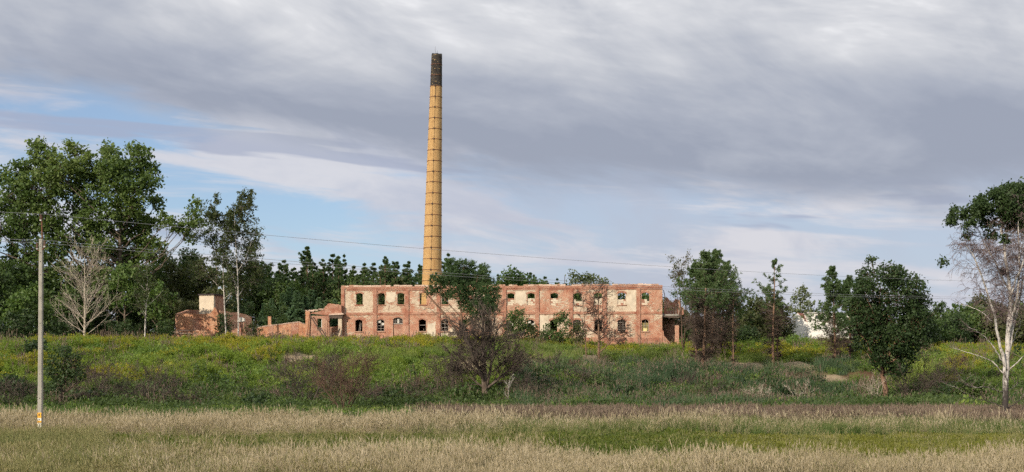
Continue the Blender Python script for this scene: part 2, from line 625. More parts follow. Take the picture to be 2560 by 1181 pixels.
def on_ground(px, Y):
    X = (px - CX) / F * Y
    return np.array((X, Y, float(height(X, Y))))


# bare sandy and earthy spots on the bank: (px, py, radius m, colour weight)
SOIL = [(760, 893, 1.6), (730, 905, 1.2), (1170, 925, 1.8), (1500, 908, 2.2), (1590, 905, 1.9), (1690, 915, 1.8), (1860, 917, 2.2),
        (1990, 918, 2.4), (2030, 950, 1.6), (2080, 955, 1.6), (1330, 910, 1.3), (1410, 925, 1.2)]
EARTH = [(2150, 938, 2.0), (2185, 950, 1.7)]
SOILW = [(*gp(a, b)[:2], r * 1.35) for a, b, r in SOIL]
EARTHW = [(*gp(a, b)[:2], r * .95) for a, b, r in EARTH]


def spot(x, y, spots):
    s = np.zeros(np.shape(x))
    for (sx, sy, r) in spots:
        d2 = ((x - sx) / r) ** 2 + ((y - sy) / (r * 1.7)) ** 2
        s = np.maximum(s, np.exp(-d2 * 1.2))
    return s


def make_ground():
    xs = np.concatenate([[-3000, -1200, -500, -250, -130, -90], np.arange(-70, 70.1, 1.0), [90, 130, 250, 500, 1200, 3000]])
    ys = np.concatenate([[-800, -200, -50, 0, 20], np.arange(30, 100, 2.0), np.arange(100, 215, 0.8), np.arange(216, 300, 6.0), [350, 500, 900, 1800, 4000]])
    X, Y = np.meshgrid(xs, ys)
    Z = height(X, Y)
    V = np.stack([X, Y, Z], -1).reshape(-1, 3)
    nx, ny = len(xs), len(ys)
    i, j = np.meshgrid(np.arange(nx - 1), np.arange(ny - 1))
    a = (j * nx + i).ravel()
    Fq = np.stack([a, a + 1, a + nx + 1, a + nx], -1)
    m, k, out = new_mat('ground')
    geo = k.new('ShaderNodeNewGeometry')
    n = k.noise(geo.outputs['Position'], 0.6, 6, 0.6)
    n2 = k.noise(geo.outputs['Position'], 4.0, 5, 0.65)
    col = k.ramp(n, [(0.3, (.050, .068, .022)), (0.5, (.080, .100, .034)), (0.7, (.125, .122, .058))])
    col = k.mix(k.smooth(n2, 0.45, 0.75, 0, .6), col, (.10, .085, .050))
    s = k.new('ShaderNodeAttribute', attribute_name='sand')
    e = k.new('ShaderNodeAttribute', attribute_name='earth')
    sm_ = k.smooth(k.math('MULTIPLY_ADD', k.math('SUBTRACT', n2, .5), .9, s.outputs['Fac']), .25, .6)
    col = k.mix(sm_, col, k.ramp(n2, [(.3, (.20, .155, .095)), (.7, (.34, .27, .18))]))
    em = k.smooth(k.math('MULTIPLY_ADD', k.math('SUBTRACT', n2, .5), .6, e.outputs['Fac']), .25, .55)
    col = k.mix(em, col, k.ramp(n2, [(.3, (.085, .048, .030)), (.7, (.15, .09, .058))]))
    principled(k, out, col, 0.95, 0.1, n2, 0.08)
    me = mesh_np('ground', V, [Fq], m, True, attrs={'sand': spot(V[:, 0], V[:, 1], SOILW), 'earth': spot(V[:, 0], V[:, 1], EARTHW)})
    o = obj('ground', me)
    tag(o, kind='structure')


make_ground()

# ------------------------------------------------------------------ the factory
rw = random.Random(11)


def wall_panel(name, u0, u1, z0, z1, thick, openings, mat, parent, y=0.0, plaster=0.5, seg=6, infill=None):
    """a stretch of wall from u0 to u1; openings = (a, b, sill, spring, rise); arched heads; real reveals"""
    mb = MB()
    ops = sorted(openings)

    def quad_both(a, b, za0, za1, zb0, zb1):
        mb.poly([(a, y, za0), (b, y, zb0), (b, y, zb1), (a, y, za1)])
        mb.poly([(b, y + thick, zb0), (a, y + thick, za0), (a, y + thick, za1), (b, y + thick, zb1)])

    def jag(a, b, za, zb, up):
        mb.poly([(a, y, za), (b, y, zb), (b, y + thick, zb), (a, y + thick, za)] if up else [(b, y, zb), (a, y, za), (a, y + thick, za), (b, y + thick, zb)])

    x = u0
    for (a, b, s, h, rise) in ops:
        if a > x:
            quad_both(x, a, z0, z1, z0, z1)
            jag(x, a, z1, z1, True)
        top = lambda q: h + rise * (1 - ((q - (a + b) / 2) / ((b - a) / 2)) ** 2)
        for i in range(seg):
            p, q = a + (b - a) * i / seg, a + (b - a) * (i + 1) / seg
            if s > z0:
                quad_both(p, q, z0, s, z0, s)
                jag(p, q, s, s, True)
            quad_both(p, q, top(p), z1, top(q), z1)
            jag(p, q, top(p), top(q), False)
            jag(p, q, z1, z1, True)
        mb.poly([(a, y, s), (a, y + thick, s), (a, y + thick, h), (a, y, h)])
        mb.poly([(b, y + thick, s), (b, y, s), (b, y, h), (b, y + thick, h)])
        x = b
    if x < u1:
        quad_both(x, u1, z0, z1, z0, z1)
        jag(x, u1, z1, z1, True)
    mb.poly([(u0, y + thick, z0), (u0, y, z0), (u0, y, z1), (u0, y + thick, z1)])
    mb.poly([(u1, y, z0), (u1, y + thick, z0), (u1, y + thick, z1), (u1, y, z1)])
    o = mb.build(name, mat, parent)
    o['plaster'] = float(plaster)
    return o


def arch_strip(a, b, spring, rise, width, y0, y1, seg=8, ext=0.14):
    """segmental brick arch over an opening"""
    mb = MB()
    c, hw = (a + b) / 2, (b - a) / 2
    f = lambda q: spring + rise * (1 - ((q - c) / hw) ** 2)
    A, B = a - ext, b + ext
    lo = [(a - ext, spring - .02)] + [(a + (b - a) * i / seg, f(a + (b - a) * i / seg) + .012) for i in range(seg + 1)] + [(b + ext, spring - .02)]
    up = [(A + (B - A) * i / seg, spring + width * .8 + rise * 1.15 * (1 - ((A + (B - A) * i / seg - c) / (hw + ext)) ** 2)) for i in range(seg + 1)]
    mb.prism(lo + up[::-1], y0, y1)
    return mb


def frame_mesh(a, b, s, h, rise, cols, rows, y, t=0.05, missing=0, rng=rw):
    mb = MB()
    c, hw = (a + b) / 2, (b - a) / 2
    f = lambda q: h + rise * (1 - ((q - c) / hw) ** 2) if abs(q - c) < hw else h
    d = 0.05
    mb.box(a, a + t, y, y + d, s, h)
    mb.box(b - t, b, y, y + d, s, h)
    mb.box(a + t, b - t, y, y + d, s, s + t)
    for i in range(6):
        p, q = a + (b - a) * i / 6, a + (b - a) * (i + 1) / 6
        mb.prism([(p, f(p) - t), (q, f(q) - t), (q, f(q) - .004), (p, f(p) - .004)], y, y + d)
    for i in range(1, cols):
        x = a + (b - a) * i / cols
        mb.box(x - t * .35, x + t * .35, y + .004, y + d - .004, s + t, f(x) - t)
    for i in range(1, rows):
        z = s + (h + rise * .6 - s) * i / rows
        if rng.random() < missing:
            continue
        mb.box(a + t, b - t, y + .008, y + d - .008, z - t * .4, z + t * .4)
    return mb


YL, YR = 184.0, 180.5
FX0, FY0 = (853 - CX) / F * YL, YL
FX1, FY1 = (1656 - CX) / F * YR, YR
FANG = math.atan2(FY1 - FY0, FX1 - FX0)
FC, FS = math.cos(FANG), math.sin(FANG)
ZB = 6.0                                       # datum of the factory's local z


def U(px):
    kx = (px - CX) / F
    return (kx * FY0 - FX0) / (FC - kx * FS)


def Zf(py):
    return CAMZ + (HZ - py) / F * 182.2 - ZB


ULEN = U(1656)
factory = thing('factory_building', 'long roofless two-storey red brick factory ruin with empty arched windows', 'building', (FX0, FY0, ZB), FANG)

PIL = [857.5, 937.5, 1017.5, 1096.5, 1177, 1261, 1343, 1427.5, 1512, 1596]
edges = [U(p) for p in PIL] + [ULEN]
Z0, ZP, ZS0, ZS1, ZC0, ZC1, ZT = -1.2, Zf(845), Zf(786.5), Zf(780.5), Zf(726), Zf(721), Zf(713.5)
ZMID = (ZS0 + ZS1) / 2
upper = {0: [(890, 907, 0)], 1: [(944.3, 962.4, 0), (993, 1010.7, 0)], 2: [(1049, 1066, 0)], 3: [(1104, 1121, 0)], 4: [(1211, 1229, 1)],
         5: [(1268, 1286, 1), (1318.6, 1337, 1)], 6: [(1376, 1395, 1)], 7: [(1434, 1454, 2), (1485.6, 1505, 1)], 8: [(1544, 1564, 2)], 9: [(1604, 1623, 2)]}
lower = {0: [(888, 906, 'bits')], 1: [(943, 961, 'frame'), (982.7, 1007, 'door')], 2: [(1047, 1065, 'bar')], 3: [(1103, 1121, 'cross'), (1148, 1166, '')],
         4: [(1212, 1230, '')], 5: [(1268, 1286, 'frame'), (1317.6, 1336, 'frame')], 6: [(1375, 1393, '')], 7: [(1433, 1452, 'grid'), (1486, 1505, '')],
         8: [(1544, 1564, 'grid')], 9: [(1604, 1622, 'board')]}
PLU = [.60, .54, .50, .50, .50, .55, .47, .50, .66, .42]
PLL = [.49, .40, .42, .50, .48, .52, .54, .53, .50, .44]
WT = 0.50
for b in range(10):
    u0, u1 = edges[b], edges[b + 1]
    if b == 0:
        u0 = 0.12
    ops = [(U(a), U(c), Zf(761 if k == 0 else 763.5), Zf(734.5 if k == 0 else 736.5), .15) for a, c, k in upper[b]]
    wu = wall_panel('wall_panel', u0, u1, ZMID, ZT - .35, WT, ops, M['brickp'], factory, 0, PLU[b])
    for (a, c, k), op in zip(upper[b], ops):
        arch_strip(op[0], op[1], op[3], op[4], .26, -.035, .03).build('brick_arch', M['brick'], wu)
        if k == 0:
            mb = MB(); mb.box(op[0] - .10, op[1] + .10, -.10, .12, op[2] - .13, op[2] + .004, 0, .012, rw)
            mb.build('window_sill', M['brick'], wu)
        else:                                     # lower half of the opening closed with pale block work
            mb = MB()
            zt = Zf(746.5 if k == 1 else 750)
            z, row = op[2] + .002, 0
            while z < zt - .05:
                hgt = min(.24, zt - z)
                x = op[0] + .002
                while x < op[1] - .02:
                    w_ = min(rw.uniform(.28, .46), op[1] - .002 - x)
                    if z + hgt < zt - .05 or rw.random() < .75:
                        blk = MB(); blk.box(x, x + w_ - .012, .10 + rw.uniform(-.012, .012), .34, z, z + hgt - .012)
                        o = blk.build('infill_block', M['plaster'] if rw.random() < .8 else M['brick'], wu)
                    x += w_
                z += hgt
                row += 1
            if k == 2:
                mb = MB(); mb.box(op[0] - .12, op[1] + .12, -.10, .098, op[2] - .12, op[2] + .002, 0, .012, rw)
                mb.build('window_sill', M['brick_dark'], wu)
    ops = []
    for a, c, k in lower[b]:
        if k == 'door':
            ops.append((U(a), U(c), Z0 + .05, Zf(798), .24))
        else:
            dz = 0 if b < 4 else -.10
            ops.append((U(a), U(c), Zf(828) + dz, Zf(801.5) + dz, .17))
    wl = wall_panel('wall_panel', u0, u1 if b < 9 else u1 - .02, Z0, ZMID, WT, ops, M['brickp'], factory, 0, PLL[b])
    for (a, c, k), op in zip(lower[b], ops):
        arch_strip(op[0], op[1], op[3], op[4], .27, -.035, .03).build('brick_arch', M['brick'], wl)
        if k == 'door':
            zt = Zf(809)
            dr = MB(); dr.box(op[0] + .002, op[1] - .002, .16, .40, op[2], zt - .05)
            dr.build('bricked_up_doorway', M['brick_dark'], wl)
            fr = MB(); fr.box(op[0] + .002, op[1] - .002, .10, .20, zt - .048, zt + .03)
            fr.build('transom_bar', M['frame'], wl)
            frame_mesh(op[0] + .01, op[1] - .01, zt + .032, op[3], op[4], 5, 2, .12, .05).build('window_frame', M['frame'], wl)
            pn = MB(); pn.box(op[0] + .55, op[0] + .82, .155, .165, zt + .1, op[3] + .05)
            pn.build('window_pane', M['pale_concrete'], wl)
            continue
        mb = MB(); mb.box(op[0] - .11, op[1] + .11, -.11, .12, op[2] - .12, op[2] + .004, 0, .012, rw)
        mb.build('window_sill', M['brick_dark'], wl)
        if k == 'frame':
            frame_mesh(*op, 2, 4, .14, .06, .2).build('window_frame', M['frame'], wl)
            for t in range(2):                    # the odd surviving pane
                x = op[0] + .10 + t * .46
                pn = MB(); pn.box(x, x + .34, .16, .166, op[3] - .25 - .3 * t, op[3] + .04 - .3 * t)
                pn.build('window_pane', M['pale_concrete'], wl)
        elif k == 'cross':
            frame_mesh(*op, 2, 3, .14, .06).build('window_frame', M['frame'], wl)
        elif k == 'grid':
            frame_mesh(*op, 3, 5, .14, .055).build('window_frame', M['frame'], wl)
        elif k == 'bar':
            mb = MB(); mb.box(op[0] + .004, op[1] - .004, .2, .26, op[2] + .78, op[2] + .84)
            mb.build('window_bar', M['frame'], wl)
        elif k == 'bits':
            for t in range(3):
                mb = MB()
                x = op[0] + .35 + t * .16
                mb.bar((x, .45 + .1 * t, op[2] - .3), (x + rw.uniform(-.2, .25), .6, op[3] - .1 - .2 * t), .035, 5)
                mb.build('fallen_batten', M['frame'], wl)
        elif k == 'board':
            frame_mesh(*op, 2, 2, .12, .05).build('window_frame', M['frame'], wl)
            mb = MB(); mb.box(op[0] + .03, op[1] - .03, .18, .21, op[2] + .05, op[3] - .25)
            mb.build('window_board', M['olive'], wl)
            mb = MB(); mb.box(op[0] + .22, op[1] - .22, .10, .115, op[2] + .05, op[2] + .42)
            mb.build('window_board', M['yellowboard'], wl)

def patch(points, bay_rng):
    pts = []
    for (a_, b_), (c_, d_) in zip(points, points[1:] + points[:1]):
        n_ = max(2, int(math.hypot(c_ - a_, d_ - b_) / 3))
        for i_ in range(n_):
            t_ = i_ / n_
            j_ = .9 if 0 < i_ else .3
            pts.append((U(a_ + (c_ - a_) * t_ + bay_rng.uniform(-j_, j_)), Zf(b_ + (d_ - b_) * t_ + bay_rng.uniform(-j_, j_))))
    mb = MB(); mb.prism(pts, -.026, .002)
    mb.build('plaster_patch', M['plaster'], factory)


for poly in ([(1568, 728), (1590, 728), (1590, 783), (1581, 779), (1574, 764), (1567, 760)], [(1519, 728), (1541, 728), (1541, 744), (1532, 752), (1519, 746)],
             [(1069, 812), (1089, 804), (1089, 842), (1052, 842), (1057, 833), (1068, 831)], [(1123, 824), (1137, 814), (1145, 842), (1103, 842), (1103, 833), (1122, 832)],
             [(1350, 790), (1372, 790), (1369, 834), (1350, 841)], [(1289, 729), (1315, 729), (1315, 758), (1303, 765), (1290, 757)], [(966, 729), (989, 729), (988, 752), (972, 757), (966, 748)]):
    patch(poly, rw)
for i, p in enumerate(PIL):                       # pilasters of bare red brick
    mb = MB()
    c = U(p)
    w0, w1 = (-.002, .46) if i == 0 else (c - .25, c + .25)
    z = Z0
    mb.box(w0, w1, -.13, .002 if i else WT, Z0, ZT - .3)
    mb.build('brick_pilaster', M['brick'], factory)
for b in range(10):                               # string course, cornice and plinth stop against the pilasters
    u0 = U(PIL[b]) + (.251 if b else .30)
    u1 = (U(PIL[b + 1]) - .251) if b < 9 else ULEN
    mb = MB(); mb.box(u0 + .16 * (b == 0), u1 - (.02 if b == 9 else 0), -.09, .002, ZS0, ZS1)
    mb.build('string_course', M['brick'], factory)
    for zz0, zz1, pr in ((ZC0 + .02, ZC1 - .03, .08), (ZC1 - .028, ZT - .12, .15)):
        mb = MB(); mb.box(u0 + .16 * (b == 0), u1, -pr, .002, zz0, zz1)
        mb.build('cornice', M['brick'], factory)
    mb = MB(); mb.box(u0 + .16 * (b == 0), u1 - (.02 if b == 9 else 0), -.06, .002, Z0, ZP)
    mb.build('plinth', M['brick'], factory)
# top of the wall: parapet lengths with broken coping bricks of different height
parapet = MB(); parapet.box(.0, ULEN + .02, -.17, WT + .05, ZT - .35 + .001, ZT - .10)
parapet = parapet.build('parapet', M['brick'], factory)
cop_meshes = []
for t in range(6):
    mb = MB()
    w_ = .30 + .09 * t
    mb.box(0, w_, -.19, WT + .07, 0, .17 + .05 * rw.random(), 0, .025, rw)
    cop_meshes.append(mb.mesh('coping_brick', M['coping'] if t % 3 else M['brick_dark']))
x = .05
while x < ULEN - .5:
    t = rw.randrange(6)
    w_ = .30 + .09 * t
    if rw.random() < .93:
        o = obj('coping_brick', cop_meshes[t], parapet, (x, rw.uniform(-.03, .03), ZT - .105 + rw.uniform(-.05, .03)), (0, rw.uniform(-.03, .03), 0))
    x += w_ + rw.uniform(.0, .05)

# ends and insides
gable = MB()
gable.prism([(0, Z0), (11.0, Z0), (11.0, ZS1), (9.4, ZS1 + .6), (7.0, ZS1 + .9), (5.2, ZS1 + 2.0), (3.0, ZS1 + 2.1), (1.6, ZT - .9), (.8, ZT - .5), (0, ZT - .2)], -.45, 0)
g = gable.build('end_wall', M['brick'], factory, (0.002, WT + .01, 0), (0, 0, math.pi / 2))
mb = MB(); mb.box(.5, ULEN + 1.9, 10.5, 11.0, Z0, ZS1 - .1)
mb.build('rear_wall', M['brick_dark'], factory)
mb = MB(); mb.box(.5, ULEN + 2.1, WT + .005, 10.49, ZS0 - .22, ZS0 - .02)
mb.build('floor_slab', M['concrete'], factory)
for px in (1097, 1261, 1427):                      # cross walls downstairs
    mb = MB(); mb.box(U(px) - .2, U(px) + .2, WT + .006, 10.49, Z0, ZS0 - .225)
    mb.build('cross_wall', M['brick_dark'], factory)
# torn right end: stump of brick, a portal with a hanging slab, remains of a stair frame
mb = MB()
mb.prism([(ULEN - .018, Z0), (ULEN + 1.35, Z0), (ULEN + 1.30, .35), (ULEN + 1.15, .62), (ULEN + 1.0, .80), (ULEN + .85, 1.05), (ULEN + .6, 1.3), (ULEN + .38, 1.6),
          (ULEN + .2, 1.75), (ULEN + .16, 2.3), (ULEN - .0, 2.5), (ULEN - .05, 3.6), (ULEN - .018, ZMID - .05)], .03, .47)
mb.build('broken_wall_stump', M['brick'], factory)
mb = MB()
uu = U(1688)
for i in range(12):
    j = rw.uniform(-.08, .08)
    mb.box(uu + j, uu + .52 + j * .5, .6 + i * .002, 1.1, Z0 + i * .36, Z0 + (i + 1) * .36 - .004)
mb.build('brick_pier', M['brickp'], factory)['plaster'] = .40
mb = MB(); mb.prism([(ULEN + .02, ZS0 - .40), (U(1697), ZS0 - .55), (U(1700), ZS0 - .35), (U(1690), ZS0 - .28), (ULEN + .02, ZS0 - .18)], .3, 1.2)
mb.build('hanging_lintel', M['darkwood'], factory)
mb = MB(); mb.prism([(ULEN + .3, ZS0), (U(1712), ZS0), (U(1712), ZS0 + .9), (U(1706), ZS0 + 1.0), (U(1703), ZS0 + 1.9), (U(1690), ZS0 + 2.1), (U(1684), ZS0 + 1.6), (U(1676), ZS0 + 1.9), (U(1670), ZS0 + 2.3), (ULEN + .3, ZS0 + 2.2)], 3.2, 3.6)
mb.build('upper_wall_remnant', M['brick'], factory)
for i in range(9):
    mb = MB()
    x = U(1672) + i * .17
    mb.bar((x, 2.6, ZS0 - .02), (x + rw.uniform(-.05, .05), 2.6, ZS0 + rw.uniform(.75, 1.5)), .035, 5)
    mb.build('railing_baluster', M['rust'] if i % 2 else M['frame'], factory)
for p, q in (((1655.5, 723), (1655.5, 784)), ((1659, 727), (1671, 784)), ((1655, 745.5), (1663.5, 745.5)), ((1656, 768), (1670, 765)), ((1668, 777), (1686, 778))):
    mb = MB(); mb.bar((U(p[0]), .4, Zf(p[1])), (U(q[0]), .4, Zf(q[1])), .05, 5)
    mb.build('steel_strut', M['iron'], factory)
mb = MB(); mb.bar((U(1411), .3, ZT - .2), (U(1411) + .05, .3, Zf(690)), .045, 6)
mb.build('vent_pipe', M['iron'], factory)
mb = MB(); mb.bar((0.1, 2.2, ZMID), (-.85, 2.0, Zf(742)), .05, 5)

# ------------------------------------------------------------------ chimney
CY = 199.0
cb = pt(1079.5, 845, CY)
chim_base = (float(cb[0]), CY, 6.2)
ZTOP = float(pt(1092, 139, CY)[2] - 6.2)
SC_ = CY / F
chimney = thing('factory_chimney', 'tall tapering yellow brick chimney with iron hoops and soot-black top', 'chimney', chim_base)
LEAN = (1092 - 1079.5) * SC_ / (pt(0, 139, CY)[2] - pt(0, 705, CY)[2])


def chim_r(z):
    za = pt(0, 139, CY)[2] - 6.2
    zb = pt(0, 705, CY)[2] - 6.2
    t = (z - zb) / (za - zb)
    return (24.3 + (13.3 - 24.3) * t) * SC_


def chim_c(z):
    zb = pt(0, 705, CY)[2] - 6.2
    return (z - zb) * LEAN


def chim_mat():
    m, k, out = new_mat('yellow_chimney_brick')
    tc = k.new('ShaderNodeTexCoord')
    sp = k.new('ShaderNodeSeparateXYZ')
    k.link(tc.outputs['Object'], sp.inputs[0])
    ang = k.math('ARCTAN2', sp.outputs['Y'], sp.outputs['X'])
    cbn = k.new('ShaderNodeCombineXYZ')
    k.link(k.math('MULTIPLY', ang, 1.15), cbn.inputs[0])
    k.link(sp.outputs['Z'], cbn.inputs[1])
    v = cbn.outputs[0]
    col, fac = brick_color(k, v, ((.45, .278, .115), (.50, .318, .138), (.40, .242, .100), (.53, .348, .165)), (.35, .228, .108), .26, .10)
    sn = k.noise(tc.outputs['Object'], 1.7, 6, 0.65)
    col = k.mix(k.smooth(sn, 0.60, 0.72, 0, .55), col, (.24, .14, .06))
    # rust washed down below each hoop lies in short runs
    ru = k.noise(k.mapping(v, (3.0, 0.7, 1)), 1.0, 5, 0.6)
    col = k.mix(k.smooth(ru, 0.52, 0.75, 0, .6), col, (.25, .125, .05))
    # soot crust of the top lengths, flaked off in places
    zt = k.math('SUBTRACT', sp.outputs['Z'], pt(0, 217, CY)[2] - 6.2)
    edge = k.math('MULTIPLY_ADD', k.math('SUBTRACT', sn, .5), 0.5, zt)
    wash = k.noise(k.mapping(v, (4.0, 0.22, 1)), 1.0, 5, 0.6)
    col = k.mix(k.math('MULTIPLY', k.smooth(zt, -7.0, 0.0), k.smooth(wash, 0.45, 0.75, 0, .75)), col, (.10, .065, .035))
    soot = k.smooth(edge, -0.12, 0.14)
    fl = k.noise(k.mapping(v, (1, 1.5, 1)), 2.6, 6, 0.7, 0.6)
    flake = k.smooth(fl, 0.585, 0.635)
    scol = k.mix(flake, k.ramp(sn, [(.3, (.020, .018, .017)), (.7, (.062, .056, .05))]), (.40, .28, .13))
    col = k.mix(soot, col, scol)
    principled(k, out, col, 0.9, 0.15, fac, -0.015)
    return m


M['chimney'] = chim_mat()
prof = []
zs = [0.0] + [pt(0, p, CY)[2] - 6.2 for p in np.arange(845, 140, -18)] + [ZTOP]
zs = sorted(set(float(z) for z in zs if 0 <= z <= ZTOP))
N = 40
V, Fq = [], []
for z in zs:
    for i in range(N):
        a = 2 * math.pi * i / N
        V.append((chim_c(z) + chim_r(z) * math.cos(a), chim_r(z) * math.sin(a), z))
for j in range(len(zs) - 1):
    for i in range(N):
        Fq.append((j * N + i, j * N + (i + 1) % N, (j + 1) * N + (i + 1) % N, (j + 1) * N + i))
n0 = len(V)                                         # inner face of the flue at the rim
for z in (ZTOP, ZTOP - 3):
    for i in range(N):
        a = 2 * math.pi * i / N
        V.append((chim_c(z) + (chim_r(z) - .28) * math.cos(a), (chim_r(z) - .28) * math.sin(a), z))
top0 = (len(zs) - 1) * N
for i in range(N):
    j = (i + 1) % N
    Fq.append((top0 + i, top0 + j, n0 + j, n0 + i))
    Fq.append((n0 + i, n0 + j, n0 + N + j, n0 + N + i))
obj('shaft', mesh_np('shaft', V, [Fq], M['chimney'], True), chimney)
hoops = [163, 190, 217, 244, 270.5, 297, 324, 350, 377, 404, 431, 457, 484.5, 512, 539, 566, 593, 620.5, 648.5, 676, 703]
for p in hoops:
    z = float(pt(0, p, CY)[2] - 6.2)
    V, Fq = [], []
    for zz, rr in ((z - .034, .0), (z - .034, .04), (z + .034, .04), (z + .034, .0)):
        for i in range(N):
            a = 2 * math.pi * i / N
            V.append((chim_c(z) + (chim_r(z) + rr) * math.cos(a), (chim_r(z) + rr) * math.sin(a), zz))
    for q in range(3):
        for i in range(N):
            Fq.append((q * N + i, q * N + (i + 1) % N, (q + 1) * N + (i + 1) % N, (q + 1) * N + i))
    h = obj('iron_hoop', mesh_np('iron_hoop', V, [Fq], M['rust'], True), chimney)
    mb = MB()                                       # tightening lug
    a = math.radians(-96)
    cx, cy = chim_c(z) + (chim_r(z) + .06) * math.cos(a), (chim_r(z) + .06) * math.sin(a)
    mb.box(cx - .09, cx + .09, cy - .05, cy + .05, z - .10, z + .10)
    mb.build('hoop_lug', M['iron'], h)
for i in range(22):                                 # crumbled rim
    a = 2 * math.pi * i / 22
    if rw.random() < .80:
        mb = MB()
        mb.box(-.14, .14, -.11, .11, 0, rw.uniform(.10, .26), 0, .015, rw)
        r = chim_r(ZTOP) - .13
        mb.build('rim_brick', M['chimney'] if rw.random() < .0 else M['black'], chimney, (chim_c(ZTOP) + r * math.cos(a), r * math.sin(a), ZTOP - .03), (0, 0, a + math.pi / 2))
for dx, hh in ((-.18, 1.15), (.12, .55)):
    mb = MB(); mb.bar((chim_c(ZTOP) + dx, -.5, ZTOP - .4), (chim_c(ZTOP) + dx, -.5, ZTOP + hh), .022, 5, .012)
    mb.build('lightning_rod', M['iron'], chimney)
a = math.radians(-93)
for za, zb in zip(np.linspace(2, ZTOP - .1, 17)[:-1], np.linspace(2, ZTOP - .1, 17)[1:]):
    pass
mb = MB()
zz = np.linspace(2, ZTOP - .1, 30)
for za, zb in zip(zz[:-1], zz[1:]):
    mb.bar((chim_c(za) + (chim_r(za) + .03) * math.cos(a), (chim_r(za) + .03) * math.sin(a), za),
           (chim_c(zb) + (chim_r(zb) + .03) * math.cos(a), (chim_r(zb) + .03) * math.sin(a), zb), .014, 4)
mb.build('lightning_cable', M['iron'], chimney)

# ------------------------------------------------------------------ ruins left of the factory
def ragged(points, rng, n=4, j=.10):
    """adds brick-sized steps between the outline points that lie above the base"""
    out = []
    for (x0, z0), (x1, z1) in zip(points[:-1], points[1:]):
        out.append((x0, z0))
        for i in range(1, n):
            t = i / n
            out.append((x0 + (x1 - x0) * t + rng.uniform(-j, j) * .4, z0 + (z1 - z0) * t + rng.uniform(-j, j)))
    out.append(points[-1])
    return out


def local(Y, px0, zb):
    s = Y / F
    return lambda px: (px - px0) * s, lambda py: CAMZ + (HZ - py) * s - zb


# annex
AY = 183.4
LX, LZ = local(AY, 764, 6.2)
annex = thing('ruined_annex', 'collapsed low brick annex with empty doorway against the factory end wall', 'building', ((764 - CX) / F * AY, AY, 6.2), FANG * .5)
w = wall_panel('wall', LX(775), LX(824), -.9, LZ(790), .45, [(LX(793), LX(805), LZ(825), LZ(797.5), .04)], M['brick_dark'], annex, 0)
mb = MB(); mb.box(LX(803.4), LX(804.9), .15, .449, LZ(825) + .003, LZ(798))
mb.build('window_post', M['white_wall'], w)
mb = MB(); mb.box(LX(791.5), LX(806.5), -.07, .05, LZ(826.3), LZ(825) - .003)
mb.build('window_sill', M['coping'], w)
mb = MB(); mb.prism(ragged([(LX(775), LZ(790) + .002), (LX(854), LZ(790) + .002), (LX(854), LZ(763)), (LX(838), LZ(761)), (LX(821), LZ(759.5)), (LX(812), LZ(769)), (LX(806), LZ(776)), (LX(794), LZ(780)), (LX(784), LZ(781)), (LX(775), LZ(784))], rw, 4, .06)[3:], .002, .44)
mb.build('upper_wall', M['brick'], annex)
mb = MB(); mb.box(LX(764), LX(775) - .004, -.10, .52, -.9, LZ(778))
mb.build('corner_pier', M['orange'], annex)
mb = MB(); mb.box(LX(763.5), LX(769), -.12, .5, LZ(778) + .002, LZ(776))
mb.build('coping_slab', M['coping'], annex)
for a_, b_, c_, d_ in ((771, 785, 779, 775), (783, 796, 777, 774.5), (797, 810, 775, 772.5)):
    mb = MB(); mb.box(LX(a_), LX(b_), -.14, .5, LZ(c_), LZ(d_), 0, .04, rw)
    mb.build('coping_slab', M['coping'], annex)
mb = MB(); mb.box(LX(846), LX(855), -.02, .44, -.9, LZ(790))
mb.build('door_pier', M['brickp'], annex)['plaster'] = .6
mb = MB(); mb.box(LX(823), LX(857), -.16, .5, LZ(797), LZ(788), 0, .03, rw)
mb.build('door_beam', M['darkwood'], annex)
mb = MB(); mb.prism([(LX(822), LZ(789)), (LX(858), LZ(787.5)), (LX(862), LZ(786)), (LX(856), LZ(783)), (LX(824), LZ(785.5))], -.3, .6)
mb.build('lintel_slab', M['coping'], annex)
for p, q in (((774.5, 787), (769, 838)), ((820.5, 800), (820.5, 838))):
    mb = MB(); mb.bar((LX(p[0]), -.25, LZ(p[1])), (LX(q[0]), -.45, LZ(q[1]) - .5), .05, 6)
    mb.build('drain_pipe', M['rust'], annex)
mb = MB(); mb.prism(ragged([(LX(824), -.9), (LX(824), LZ(820)), (LX(836), LZ(814)), (LX(846), LZ(812)), (LX(846), -.9)], rw, 3, .06), 1.6, 2.0)
mb.build('inner_wall', M['brick_dark'], annex)
mb = MB(); mb.prism([(LX(775), -.9), (LX(846), -.9), (LX(846), LZ(788)), (LX(775), LZ(792))], 5.0, 5.35)
mb.build('back_wall', M['brick_dark'], annex, (0, 0, -1.3))

for (p, q, r, lb) in (((775, 788), (827, 840), .075, 'long charred roof beam slanting down across the annex window'),
                      ((849, 822), (832, 838), .10, 'short charred beam propped in the annex doorway')):
    P0, P1 = pt(*p, AY - .55), pt(*q, AY - 1.0)
    P1[2] = min(P1[2], float(height(P1[0], P1[1])) + .04)
    mb = MB(); mb.bar(tuple(P0 - P1), (0, 0, 0), r, 4)
    tag(mb.build('fallen_beam', M['darkwood'], None, tuple(P1)), lb, 'beam', 'charred beams at the annex')

